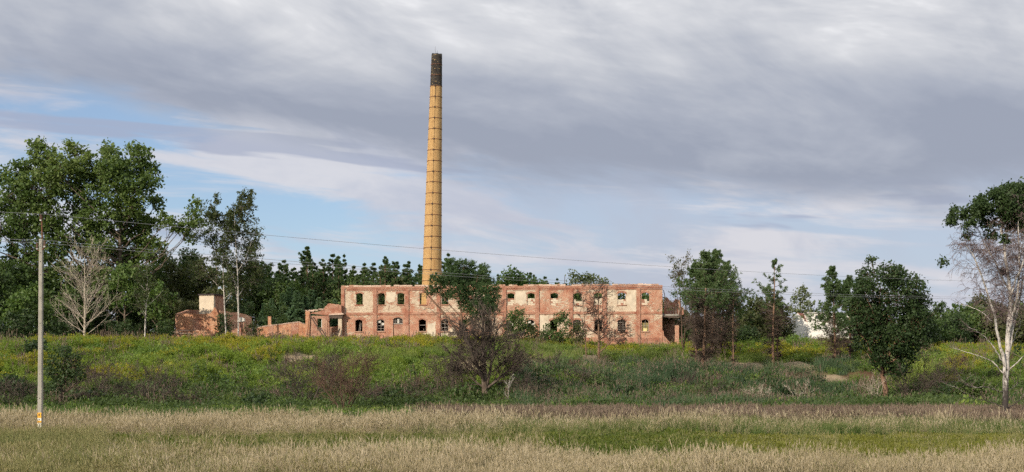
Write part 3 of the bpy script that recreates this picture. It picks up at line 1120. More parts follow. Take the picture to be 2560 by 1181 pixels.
# low garden wall between annex and the birches
WY = 184.2
LX, LZ = local(WY, 638, 6.2)
lw = thing('low_ruined_wall', 'low broken orange brick wall sloping up towards the annex', 'wall', ((638 - CX) / F * WY, WY, 6.2))
segs_ = [(638, 823), (655, 818), (672, 815.5), (684, 814), (706, 811.5), (728, 808.5), (747, 806), (757, 810), (764, 812)]
for (a_, pa), (b_, pb) in zip(segs_[:-1], segs_[1:]):
    mb = MB()
    top = ragged([(LX(b_) - .02, LZ(pb)), (LX(a_), LZ(pa))], rw, 5, .05)
    mb.prism([(LX(a_), -1.0), (LX(b_) - .02, -1.0)] + top, rw.uniform(-.01, .01), .38)
    mb.build('wall_section', M['orange'] if rw.random() < .7 else M['brick'], lw)
    mb = MB(); mb.prism([(LX(a_), LZ(pa) + .0), (LX(b_) - .05, LZ(pb) + .0), (LX(b_) - .05, LZ(pb) + .11), (LX(a_), LZ(pa) + .11)], -.05, .43)
    mb.build('coping_slab', M['coping'], lw)
mb = MB()
for i in range(7):
    mb.box(LX(670) + rw.uniform(-.02, .02), LX(677.5) + rw.uniform(-.02, .02), -.03, .37, LZ(816) + i * .185, LZ(816) + (i + 1) * .185 - .002)
mb.build('brick_post', M['orange'], lw)

# brick outbuilding with tower block
RY = 187.0
LX, LZ = local(RY, 440, 6.3)
ruin = thing('ruined_outbuilding', 'ruined orange brick outbuilding with bricked-up window under a whitish block', 'building', ((440 - CX) / F * RY, RY, 6.3), math.radians(4))
mb = MB()
mb.prism([(LX(441), -1.2), (LX(549), -1.2)] + ragged([(LX(549), LZ(812)), (LX(547), LZ(792)), (LX(541), LZ(778)), (LX(535), LZ(768)), (LX(530), LZ(777)), (LX(524), LZ(784.5)), (LX(500), LZ(785)), (LX(470), LZ(784)), (LX(448), LZ(785)), (LX(444), LZ(800)), (LX(441), LZ(826))], rw, 3, .07), 0, .55)
w = mb.build('front_wall', M['orange'], ruin)
mb = MB(); mb.prism([(LX(483), LZ(823)), (LX(501), LZ(823)), (LX(501), LZ(799)), (LX(492), LZ(797.4)), (LX(483), LZ(799))], -.02, .1)
mb.build('bricked_up_window', M['brickp'], w)['plaster'] = .45
mb = MB(); mb.box(LX(482), LX(502), -.09, .0, LZ(797.5), LZ(795.5))
mb.build('window_lintel', M['brick_dark'], w)
mb = MB(); mb.box(LX(482), LX(483) + .02, -.06, .0, LZ(824), LZ(797.6))
mb.build('window_jamb', M['brick_dark'], w)
mb = MB(); mb.prism([(0, -1.2), (6.0, -1.2), (6.0, LZ(770)), (3.2, LZ(772)), (0, LZ(785))], 0, .45)
mb.build('side_wall', M['brick_dark'], ruin, (LX(444), .56, 0), (0, 0, math.radians(72)))
mb = MB(); mb.prism(ragged([(0, -1.2), (5.0, -1.2), (5.0, LZ(790)), (3.4, LZ(782)), (1.2, LZ(778)), (0, LZ(776))], rw, 3, .08), 0, .45)
mb.build('side_wall', M['brick_dark'], ruin, (LX(548), .3, 0), (0, 0, math.radians(40)))
for i, (a_, b_, pz) in enumerate(((432, 470, 831), (446, 500, 827), (500, 534, 828.5), (452, 486, 835))):
    mb = MB(); mb.box(LX(a_), LX(b_), -1.0 - .3 * i, -.4 - .3 * i, LZ(pz) - .09, LZ(pz) + .03, 0, .05, rw)
    mb.build('fallen_slab', M['coping'], ruin)
mb = MB(); mb.prism([(LX(434), -1.0), (LX(545), -1.0), (LX(541), LZ(829)), (LX(520), LZ(827.5)), (LX(490), LZ(829)), (LX(455), LZ(833)), (LX(436), LZ(838))], -1.7, -.05)
mb.build('rubble_bank', M['orange'], ruin)

TY = 189.0
tw = thing('plastered_block', 'pale plastered brick tower block with flat overhanging slab roof', 'building', ((524 - CX) / F * TY, TY + 1.4, 6.3), math.radians(-22))
s_ = TY / F
zt_, zb_ = CAMZ + (HZ - 738) * s_ - 6.3, -1.0
mb = MB(); mb.box(-1.20, 1.12, -1.2, -.85, zb_, zt_)
o = mb.build('front_wall', M['plaster'], tw)
mb = MB(); mb.box(-1.20, -.85, -.845, 1.2, zb_, zt_)
mb.build('side_wall', M['brickp'], tw)['plaster'] = .6
mb = MB(); mb.box(.80, 1.118, -.845, 1.2, zb_, zt_)
mb.build('side_wall', M['brick_dark'], tw)
mb = MB(); mb.box(-.845, .795, .85, 1.2, zb_, zt_)
mb.build('rear_wall', M['brick_dark'], tw)
mb = MB(); mb.box(-1.33, 1.30, -1.36, 1.33, zt_ + .001, zt_ + .16)
mb.build('roof_slab', M['tar'], tw)

SY = 182.5
LX, LZ = local(SY, 578, 6.3)
st = thing('brick_stump', 'crumbling brick stump with a tilted grey slab beside the birches', 'ruin', ((578 - CX) / F * SY, SY, 6.3))
mb = MB(); mb.prism([(LX(578), -1)] + [(LX(614), -1)] + ragged([(LX(614), LZ(826)), (LX(606), LZ(820)), (LX(596), LZ(819)), (LX(588), LZ(824)), (LX(578), LZ(828))], rw, 3, .06), 0, .7)
mb.build('wall', M['brick'], st)
mb = MB(); mb.prism([(LX(594), LZ(806)), (LX(611), LZ(804)), (LX(611), LZ(797)), (LX(602), LZ(793)), (LX(594), LZ(799))], -.1, .6)
mb.build('slab', M['pale_concrete'], st)
mb = MB(); mb.box(LX(596), LX(600), .05, .55, LZ(819) - .1, LZ(805.5)); mb.build('prop', M['brick_dark'], st)
mb = MB(); mb.box(LX(606), LX(610), .05, .55, LZ(821) - .1, LZ(804.5)); mb.build('prop', M['brick_dark'], st)

# pale low wall by the dead tree
LWY = 176.0
kw = thing('low_concrete_wall', 'knee-high pale concrete wall behind the bleached dead tree', 'wall', (*on_ground(268, LWY),))
for i in range(8):
    w_ = 1.05
    mb = MB(); mb.box(i * w_, i * w_ + w_ - .03, -.15, .15, -.6, .62 + rw.uniform(-.08, .05), 0, .02, rw)
    mb.build('concrete_slab', M['pale_concrete'], kw)

# ------------------------------------------------------------------ white house at the right
HY = 204.0
LX, LZ = local(HY, 2020, 6.0)
hs = thing('white_house', 'small white house with brown-red roof half hidden behind pines', 'house', ((2020 - CX) / F * HY, HY, 6.0))
mb = MB(); mb.box(LX(2020), LX(2132), 0, 5, -1.0, LZ(784))
w = mb.build('wall', M['white_wall'], hs)
mb = MB(); mb.box(LX(2038), LX(2050), -.03, .02, LZ(798), LZ(788))
wn = mb.build('window', M['frame'], hs)
mb = MB(); mb.box(LX(2039), LX(2049), -.036, -.031, LZ(797.2), LZ(788.8)); mb.build('pane', M['glass'], wn)
mb = MB(); mb.box(LX(2074), LX(2090), -.03, .02, LZ(872), LZ(838))
wn = mb.build('door', M['frame'], hs)
mb = MB(); mb.box(LX(2075.2), LX(2088.8), -.036, -.031, LZ(852), LZ(840)); mb.build('pane', M['glass'], wn)
mb = MB(); mb.box(LX(2014), LX(2032), .3, 1.2, LZ(784) + .002, LZ(780.5)); mb.build('chimney_cap', M['tar'], hs)
mb = MB(); mb.box(LX(2018), LX(2134), -.2, 5.2, LZ(784) - .02 + .022, LZ(784) + .14); mb.build('flat_roof', M['pale_concrete'], hs)
# gabled wing to the left, its ridge running away to the right
mb = MB(); mb.prism([(LX(1982), -1.0), (LX(2019.9), -1.0), (LX(2019.9), LZ(806)), (LX(1996), LZ(783)), (LX(1982), LZ(796))], .5, .85)
mb.build('gable_wall', M['white_wall'], hs)
mb = MB(); mb.poly([(LX(1996.5), .95, LZ(782.6)), (LX(2019.8), .95, LZ(805)), (LX(2019.8), 3.2, LZ(781)), (LX(1996.5), 3.2, LZ(781))])
mb.poly([(LX(1996.5), .95, LZ(782.6) - .12), (LX(1996.5), 3.2, LZ(781) - .12), (LX(2019.8), 3.2, LZ(781) - .12), (LX(2019.8), .95, LZ(805) - .12)])
mb.build('roof', M['roofred'], hs)
mb = MB(); mb.prism([(LX(1996.6), LZ(783.4)), (LX(2019.8), LZ(806)), (LX(2019.8), LZ(804)), (LX(1996.6), LZ(781.4))], .42, .94)
mb.build('verge_board', M['roofred'], hs)

# ------------------------------------------------------------------ power pole and its wires
PY = 63.6
pb = on_ground(100.5, PY)
pole = thing('power_pole', 'grey concrete power pole with warning plates near its foot', 'pole', tuple(pb), 0)
ps = PY / F
ztop = float(CAMZ + (HZ - 598) * ps - pb[2])
mb = MB()
for (z0_, z1_, wa, wb) in ((-.3, ztop, .108, .082),):
    la = .045 * 0
    n = len(mb.v)
    for z, h_, dx in ((z0_, wa, 0), (z1_, wb, .045)):
        c_ = h_ * .28
        for x_, y_ in ((-h_ + c_, -h_), (h_ - c_, -h_), (h_, -h_ + c_), (h_, h_ - c_), (h_ - c_, h_), (-h_ + c_, h_), (-h_, h_ - c_), (-h_, -h_ + c_)):
            mb.v.append((x_ + dx, y_, z))
    for i in range(8):
        mb.f.append((n + i, n + (i + 1) % 8, n + 8 + (i + 1) % 8, n + 8 + i)); mb.m.append(0)
    mb.f.append(tuple(n + 8 + i for i in range(8))); mb.m.append(0)
shaft = mb.build('shaft', M['concrete'], pole)
for z in (1.9, 3.0, 4.15, 5.3, 6.45, 7.5, 8.1, 8.5, 8.8):        # cast-in holes
    hw = .108 + (.082 - .108) * (z + .3) / (ztop + .3)
    dx = .045 * (z + .3) / (ztop + .3)
    mb = MB(); mb.bar((dx, -hw - .003, z), (dx, -hw + .02, z), .022, 8)
    mb.build('bolt_hole', M['black'], shaft)
mast_top = float(CAMZ + (HZ - 533) * ps - pb[2])
mb = MB(); mb.bar((.10, .0, ztop - .4), (.06, .0, mast_top - .12), .032, 6)
mast = mb.build('steel_mast', M['rust'], pole)


def insulator(x, y, z, up, parent):
    mb = MB()
    for i in range(5):
        mb.bar((x, y, z + i * .05 * up), (x, y, z + (i * .05 + .032) * up), .062 - .004 * i, 8, .045)
    o = mb.build('insulator', M['brown_porcelain'], parent)
    mb = MB(); mb.bar((x, y, z - .06 * up), (x, y, z - .005 * up), .05, 8)
    mb.build('insulator_cap', M['porcelain'], o)
    return (x, y, z + .26 * up)


W1 = insulator(.03, -.02, mast_top - .30, 1, pole)
W2 = insulator(.22, -.06, ztop - .32, 1, pole)
W3 = insulator(-.12, -.06, ztop - .42, 1, pole)
mb = MB(); mb.bar((.10, -.06, ztop - .5), (.22, -.06, ztop - .40), .025, 5); mb.build('bracket', M['rust'], pole)
mb = MB(); mb.bar((-.02, -.06, ztop - .55), (-.12, -.06, ztop - .49), .025, 5); mb.build('bracket', M['rust'], pole)


def plate(py0, py1, mat, name, x0=-.085, x1=.085):
    z0, z1 = [float(CAMZ + (HZ - p) * ps - pb[2]) for p in (py1, py0)]
    mb = MB(); mb.box(x0, x1, -.114, -.103, z0, z1)
    return mb.build(name, mat, pole), z0, z1


def mark(polys, parent, y=-.117, mat='black'):
    mb = MB()
    for p in polys:
        mb.prism(p, y, y + .0025)
    mb.build('painted_mark', M[mat], parent)


o, z0, z1 = plate(1032, 1045, M['signyellow'], 'warning_plate')
zc, hh = (z0 + z1) / 2, (z1 - z0) / 2
mark([[(-.005, zc + hh * .7), (-.045, zc - hh * .05), (-.012, zc - hh * .05), (-.02, zc - hh * .75), (.035, zc + hh * .2), (.005, zc + hh * .2), (.03, zc + hh * .7)]], o)
o, z0, z1 = plate(1045.6, 1052, M['signwhite'], 'warning_plate')
zc, hh = (z0 + z1) / 2, (z1 - z0) / 2
mark([[(-.03, zc - hh * .6), (.03, zc - hh * .6), (0, zc + hh * .75)]], o)
plate(1052.3, 1057, M['signyellow'], 'warning_plate')
o, z0, z1 = plate(1057.5, 1074, M['signwhite'], 'number_plate')
zc, hh = (z0 + z1) / 2, (z1 - z0) / 2
mark([[(-.05, zc + hh * .25), (-.01, zc + hh * .25), (.005, zc + hh * .4), (-.02, zc + hh * .4)], [(.02, zc + hh * .15), (.045, zc + hh * .5), (.03, zc + hh * .55)],
      [(.0, zc - hh * .5), (.02, zc - hh * .3), (.035, zc - hh * .45), (.03, zc - hh * .6)]], o)

for (w_, a_, s_, lb) in ((W1, 1.1, .95, 'topmost power line wire running from the mast tip across the sky'),
                         (W2, 1.1, 1.05, 'upper of the two paired power line wires below the topmost one'),
                         (W3, 1.1, 1.08, 'lower of the two paired power line wires below the topmost one')):
    P = np.array(w_) + pb
    segs = []
    ts = np.linspace(-.55, 1.0, 60)
    pts_ = []
    for t in ts:
        zz = P[2] + (a_ * t - 4 * s_ * t * (1 - t) if t >= 0 else -4 * .8 * (-t) * (1 + t))
        pts_.append((P[0] + 81.4 * t, P[1] + 66.4 * t, zz))
    pts_ = np.array(pts_)
    v_, f_ = tube_arrays(pts_[:-1], pts_[1:], np.full(59, .0085), np.full(59, .0085), 5)
    o = obj('power_line_wire', mesh_np('power_line_wire', v_ - P, [f_], M['wire'], True), None, tuple(P))
    tag(o, lb, 'wire', 'wires of the power line')


# ------------------------------------------------------------------ growing things
def nrm(d):
    l = math.sqrt(d[0] * d[0] + d[1] * d[1] + d[2] * d[2]) or 1.0
    return (d[0] / l, d[1] / l, d[2] / l)


def deflect(d, ang, az):
    """direction at ANG from d, turned AZ about it"""
    ref = (1, 0, 0) if abs(d[2]) > .9 else (0, 0, 1)
    u = nrm((d[1] * ref[2] - d[2] * ref[1], d[2] * ref[0] - d[0] * ref[2], d[0] * ref[1] - d[1] * ref[0]))
    v = (d[1] * u[2] - d[2] * u[1], d[2] * u[0] - d[0] * u[2], d[0] * u[1] - d[1] * u[0])
    c, s = math.cos(ang), math.sin(ang)
    ca, sa = math.cos(az) * s, math.sin(az) * s
    return nrm((d[0] * c + u[0] * ca + v[0] * sa, d[1] * c + u[1] * ca + v[1] * sa, d[2] * c + u[2] * ca + v[2] * sa))


RM = .010                                          # thinnest twig


def grow(S, T, r, p, d, L, rad, lv, P):
    """S: per-level segment lists; T: tips; P: level parameters n,wob,trop,taper | cnt,f0,ang,len,fall,rr"""
    q = P[lv]
    n = q['n']
    st = L / n
    pts, rads, dirs = [p], [rad], [d]
    tp = q.get('taper', .3)
    if rad < RM * 1.6:
        tp = max(tp, .55)
    w, tr = q['wob'], q['trop']
    for i in range(n):
        d = nrm((d[0] + r.uniform(-w, w), d[1] + r.uniform(-w, w), d[2] + r.uniform(-w, w) + tr))
        p2 = (p[0] + d[0] * st, p[1] + d[1] * st, p[2] + d[2] * st)
        r2 = rad * (1 - (1 - tp) * (i + 1) / n)
        S[lv].append((p, p2, rads[-1], r2))
        p = p2
        pts.append(p); rads.append(r2); dirs.append(d)
    T[lv].append((p, d))
    if lv + 1 < len(P):
        c = P[lv + 1]
        cnt = c['cnt'] if isinstance(c['cnt'], int) else r.randint(*c['cnt'])
        for j in range(cnt):
            f = c['f0'] + (1 - c['f0']) * (j + r.random()) / cnt
            x = min(f * n, n - 1e-4)
            i = int(x)
            t = x - i
            a, b = pts[i], pts[i + 1]
            pp = (a[0] + (b[0] - a[0]) * t, a[1] + (b[1] - a[1]) * t, a[2] + (b[2] - a[2]) * t)
            dd = deflect(dirs[i + 1], math.radians(r.uniform(*c['ang'])), r.uniform(0, 6.2832))
            LL = L * c['len'] * r.uniform(.7, 1.25) * (1 - c.get('fall', .5) * f)
            grow(S, T, r, pp, dd, LL, max(RM, min(rads[i] * c['rr'], rads[i + 1] * .95)), lv + 1, P)


def skeleton(seed, P, starts):
    r = random.Random(seed)
    S = [[] for _ in P]
    T = [[] for _ in P]
    for (p, d, L, rad) in starts:
        grow(S, T, r, p, nrm(d), L, rad, 0, P)
    return S, T


def tuft_arrays(g, pos, dirs, m, L, w, size=None):
    n = len(pos)
    pos = np.repeat(np.asarray(pos), m, 0)
    d = unit(np.repeat(np.asarray(dirs), m, 0) * .55 + rand_unit(g, n * m) * .85 + np.array([0, 0, .18]))
    s = L * g.uniform(.7, 1.2, n * m)[:, None]
    if size is not None:
        s = s * np.repeat(np.asarray(size), m)[:, None]
    side = unit(np.cross(d, rand_unit(g, n * m))) * w
    V = np.stack([pos - side * .5, pos + d * s * .55 - side * .9, pos + d * s, pos + d * s * .5 + side * .9], 1).reshape(-1, 3)
    return V, np.arange(n * m * 4).reshape(-1, 4)


def leaves_on(g, tips, per, spread, size, aspect=.6, hang=0.0):
    C = np.repeat(np.array([t[0] for t in tips]), per, 0)
    C = C + g.normal(size=C.shape) * spread
    C[:, 2] -= hang
    return leaf_arrays(g, C, size, aspect)


def tree_root(name, label, base, cat='tree', group=None, rot=0.0, scale=1.0):
    t = thing(name, label, cat, tuple(float(a) for a in base), rot, group)
    t.scale = (scale,) * 3
    return t


def flat(S, a=0, b=99):
    return [s for lv in S[a:b] for s in lv]


# ---- broad-leaved trees made of leafy lobes on limbs
def lobes_tree(seed, lobes, split, r0, leaf, dens, mat, bark, top=None, clump=.55, per=9, lean=(0, 0)):
    """lobes (x,y,z,r) in metres from the base; returns wood mesh, crown mesh"""
    r = random.Random(seed)
    g = np.random.default_rng(seed)
    segs = []
    zmax = top or max(l[2] for l in lobes)
    n = 9
    trunk = []
    for i in range(n + 1):
        t = i / n
        trunk.append((lean[0] * t + r.uniform(-.12, .12) * (i > 0), lean[1] * t + r.uniform(-.12, .12) * (i > 0), zmax * .82 * t))
    rad = lambda z: max(.03, r0 * (1 - .88 * z / (zmax * .82)) * (1.25 if z < .4 else 1.0))
    for a, b in zip(trunk[:-1], trunk[1:]):
        segs.append((a, b, rad(a[2]), rad(b[2])))
    at = lambda z: tuple(np.interp(z, [p[2] for p in trunk], [p[k] for p in trunk]) for k in range(3))
    C = []
    for (x, y, z, R) in lobes:
        hd = math.hypot(x, y)
        za = min(max(split, z - hd * r.uniform(.75, 1.1) - R * .3), zmax * .8)
        p = at(za)
        c = (x, y, z)
        mid = (p[0] * .4 + c[0] * .6 + r.uniform(-.1, .1) * hd, p[1] * .4 + c[1] * .6 + r.uniform(-.1, .1) * hd, p[2] * .62 + c[2] * .38 + hd * .10 * r.uniform(-1, .6))
        pts = []
        for i in range(7):
            t = i / 6
            wv = .05 * hd * (0 < i < 6)
            pts.append(tuple((1 - t) ** 2 * p[k] + 2 * t * (1 - t) * mid[k] + t * t * c[k] + r.uniform(-wv, wv) for k in range(3)))
        ra = min(rad(za) * .6, .05 + .035 * R * 1.6)
        for i in range(6):
            segs.append((pts[i], pts[i + 1], ra * (1 - .75 * i / 6), ra * (1 - .75 * (i + 1) / 6)))
        m = max(4, int(dens * R * R))
        dirs = rand_unit(g, m)
        rr = R * g.uniform(.25, 1.0, m) ** .55
        q = np.array(c) + dirs * rr[:, None] * np.array([1, 1, .92])
        q[:, 2] = np.maximum(q[:, 2], .5)
        C.append(q)
        for i in range(0, m, 3):                       # twigs inside the lobe
            e = q[i]
            o = pts[5] if i % 2 else pts[6]
            segs.append((o, tuple(e), max(.016, ra * .25), .010))
    C = np.concatenate(C)
    L = np.repeat(C, per, 0)
    L = L + g.normal(size=L.shape) * np.array([clump, clump, clump * .7])
    V, Fq = leaf_arrays(g, L, leaf, .72, .4)
    return wood_mesh('trunk', segs, bark), mesh_np('crown', V, [Fq], mat)


def auto_lobes(seed, H, rx, z0, n, jit=.35, rz=None, oval=1.0):
    """lobes filling an oval crown that reaches from z0 to H"""
    r = random.Random(seed)
    cz, hz = (z0 + H) / 2, (H - z0) / 2
    out = []
    for i in range(n):
        t = (i + .5) / n
        z = z0 + (H - z0) * (.10 + .82 * t)
        prof = math.sqrt(max(.05, 1 - ((z - (cz - hz * .12)) / (hz * 1.08)) ** 2)) * oval
        a = i * 2.399 + r.uniform(-.4, .4)
        d = rx * prof * math.sqrt(r.uniform(.05, .75))
        R = rx * r.uniform(.30, .46) * (.75 + .25 * prof)
        out.append((d * math.cos(a), d * math.sin(a), z, R))
    return out


# ---- pines
def pine_meshes(seed, H, r0, live=.45, width=.17, whorls=22, m=7, L=.34, w=.055, dead=True, dense=1.0, lean=(0, 0), flat_top=.25, near=True, needle='needle', fork=None, dead_from=.1, gap=0.0):
    r = random.Random(seed)
    g = np.random.default_rng(seed)
    trunk, deadw, livew, pos, dr, ts = [], [], [], [], [], []
    n = 14
    pts = []
    ox = oy = 0.0
    for i in range(n + 1):
        t = i / n
        ox += r.uniform(-.05, .05); oy += r.uniform(-.05, .05)
        pts.append((lean[0] * t ** 1.3 + ox, lean[1] * t ** 1.3 + oy, H * t * .985))
    rad = lambda t: r0 * (1 - t) ** .8 * (1.25 if t < .04 else 1) + .012
    for i in range(n):
        trunk.append((pts[i], pts[i + 1], rad(i / n), rad((i + 1) / n)))
    at = lambda t: tuple(np.interp(t * n, range(n + 1), [p[k] for p in pts]) for k in range(3))
    for q in range(whorls):
        t = dead_from + (.985 - dead_from) * (q + r.uniform(-.25, .25)) / (whorls - 1)
        t = min(max(t, .06), .985)
        p = at(t)
        k = r.randint(5, 7) if t < live else r.randint(4, 6)
        for j in range(k):
            alive = t > live + r.uniform(-.16, .10)
            s = max(0, (t - live) / (1 - live))
            if alive:
                if r.random() < gap:
                    continue
                ln = H * width * ((1 - s) ** (.75 if near else .95) * (1 - flat_top) + flat_top * (1 - s ** 3) + (.05 if near else .02)) * r.uniform(.8, 1.15)
            else:
                if not dead:
                    continue
                ln = H * width * r.uniform(.3, 1.0) * (.40 + .60 * min(1, t / live))
            a = r.uniform(0, 6.283)
            el = math.radians((4 + 36 * s if alive else r.uniform(-12, 14)) + r.uniform(-12, 12))
            d = (math.cos(a) * math.cos(el), math.sin(a) * math.cos(el), math.sin(el))
            bl = ln * r.uniform(.5, 1.25)
            x = p
            rb = min(rad(t) * .55, .016 + .012 * bl)
            ns = 4
            for i in range(ns):
                f0, f1 = i / ns, (i + 1) / ns
                d = nrm((d[0] + r.uniform(-.14, .14), d[1] + r.uniform(-.14, .14), d[2] + r.uniform(-.10, .10) + (.11 if alive else .03)))
                y = (x[0] + d[0] * bl / ns, x[1] + d[1] * bl / ns, x[2] + d[2] * bl / ns)
                (livew if alive else deadw).append((x, y, rb * (1 - .7 * f0), rb * (1 - .7 * f1)))
                nt = (2 if i else 1) if alive else (6 if near else 2)
                for _ in range(int(nt * dense + r.random())):
                    dd = deflect(d, math.radians(r.uniform(25, 60)), r.uniform(0, 6.283))
                    tl = bl * r.uniform(.16, .34) * (1.1 - .5 * f0)
                    if not alive:
                        tl *= 1.15
                    f = r.random()
                    o = (x[0] + (y[0] - x[0]) * f, x[1] + (y[1] - x[1]) * f, x[2] + (y[2] - x[2]) * f)
                    e = (o[0] + dd[0] * tl, o[1] + dd[1] * tl, o[2] + dd[2] * tl + (.06 * tl if alive else -.05 * tl))
                    (livew if alive else deadw).append((o, e, .013 if alive else .016, .007))
                    if alive:
                        pos += [e, tuple((o[i_] + e[i_]) * .5 for i_ in range(3))]
                        dr += [dd, dd]
                        ts += [1.0 - .45 * s] * 2
                    elif near:
                        for _2 in range(2):
                            d3 = deflect(dd, math.radians(r.uniform(20, 60)), r.uniform(0, 6.283))
                            e3 = (e[0] + d3[0] * tl * .6, e[1] + d3[1] * tl * .6, e[2] + d3[2] * tl * .6)
                            deadw.append((tuple((o[i_] + 2 * e[i_]) / 3 for i_ in range(3)), e3, .011, .006))
                x = y
                if alive and i >= 1:
                    pos.append(x); dr.append(d); ts.append(1.0 - .45 * s)
    tp = at(1.0)
    for _ in range(6):
        pos.append((tp[0] + r.uniform(-.1, .1), tp[1] + r.uniform(-.1, .1), tp[2] - r.uniform(0, .5))); dr.append((0, 0, 1)); ts.append(.6)
    V, Fq = tuft_arrays(g, pos, dr, m, L, w, ts)
    crown = mesh_np('crown', V, [Fq], M[needle])
    return trunk, livew, deadw, crown


def place_pine(name, label, base, seed, H, r0, group=None, rot=0.0, **kw):
    t = tree_root(name, label, base, 'tree', group, rot)
    tr, lw_, dw, crown = pine_meshes(seed, H, r0, **kw)
    obj('trunk', wood_mesh('trunk', tr, M['pinebark']), t)
    obj('crown', crown, t)
    if lw_:
        obj('branches', wood_mesh('branches', lw_, M['bark']), t)
    if dw:
        obj('dead_branches', wood_mesh('dead_branches', dw, M['deadpine']), t)
    return t


def hpx(base, top_py):
    """height of a plant whose tip the photo shows at top_py"""
    return float(CAMZ + (HZ - top_py) / F * base[1] - base[2])


# ------------------------------------------------------------------ trees, left to right
# poplar
PYp = 196.0
base = on_ground(300, PYp)
sc = PYp / F
plobes = []
rp = random.Random(5)
for (a, b, R) in [(92, 358, 22), (98, 385, 34), (80, 420, 36), (115, 430, 36), (172, 366, 22), (185, 390, 32), (165, 425, 36), (205, 425, 34), (258, 366, 22), (268, 392, 32), (250, 425, 34), (285, 435, 34),
                  (338, 376, 22), (358, 392, 28), (340, 425, 34), (372, 430, 28), (388, 458, 24), (135, 400, 20), (228, 400, 18), (312, 405, 18),
                  (40, 425, 28), (55, 480, 46), (20, 500, 40), (110, 480, 56), (165, 455, 50), (305, 470, 46), (350, 485, 42), (380, 500, 24),
                  (70, 550, 50), (130, 545, 52), (20, 570, 40), (190, 520, 36), (285, 540, 40), (330, 555, 40), (370, 560, 26),
                  (60, 620, 52), (150, 610, 50), (330, 615, 34), (375, 625, 40), (290, 640, 40), (230, 650, 44), (110, 680, 50), (30, 680, 46),
                  (412, 553, 22), (440, 562, 22), (470, 570, 22), (485, 540, 20), (488, 510, 15), (500, 565, 15), (465, 595, 16), (340, 690, 44), (270, 710, 46), (225, 440, 36), (235, 490, 40), (215, 555, 38), (250, 585, 40), (205, 610, 40), (300, 425, 34), (300, 515, 34), (342, 520, 32), (300, 580, 32), (350, 592, 30), (265, 622, 34), (310, 655, 32), (10, 440, 26), (-30, 520, 44), (-30, 600, 50), (-20, 680, 50), (180, 690, 44)]:
    dy = rp.uniform(-2.6, 2.6) if a < 400 else rp.uniform(-.6, .6)
    p = pt(a, b, PYp) - base
    plobes.append((p[0] + dy * 0, dy, p[2], R * sc))
t = tree_root('poplar_tree', 'huge spreading dark green poplar with a leafy side limb reaching over the birches', base)
wood, crown = lobes_tree(51, plobes, 6.5, .62, .40, 17, M['poplar'], M['bark'], top=26, clump=.34, per=12)
obj('trunk', wood, t); obj('crown', crown, t)

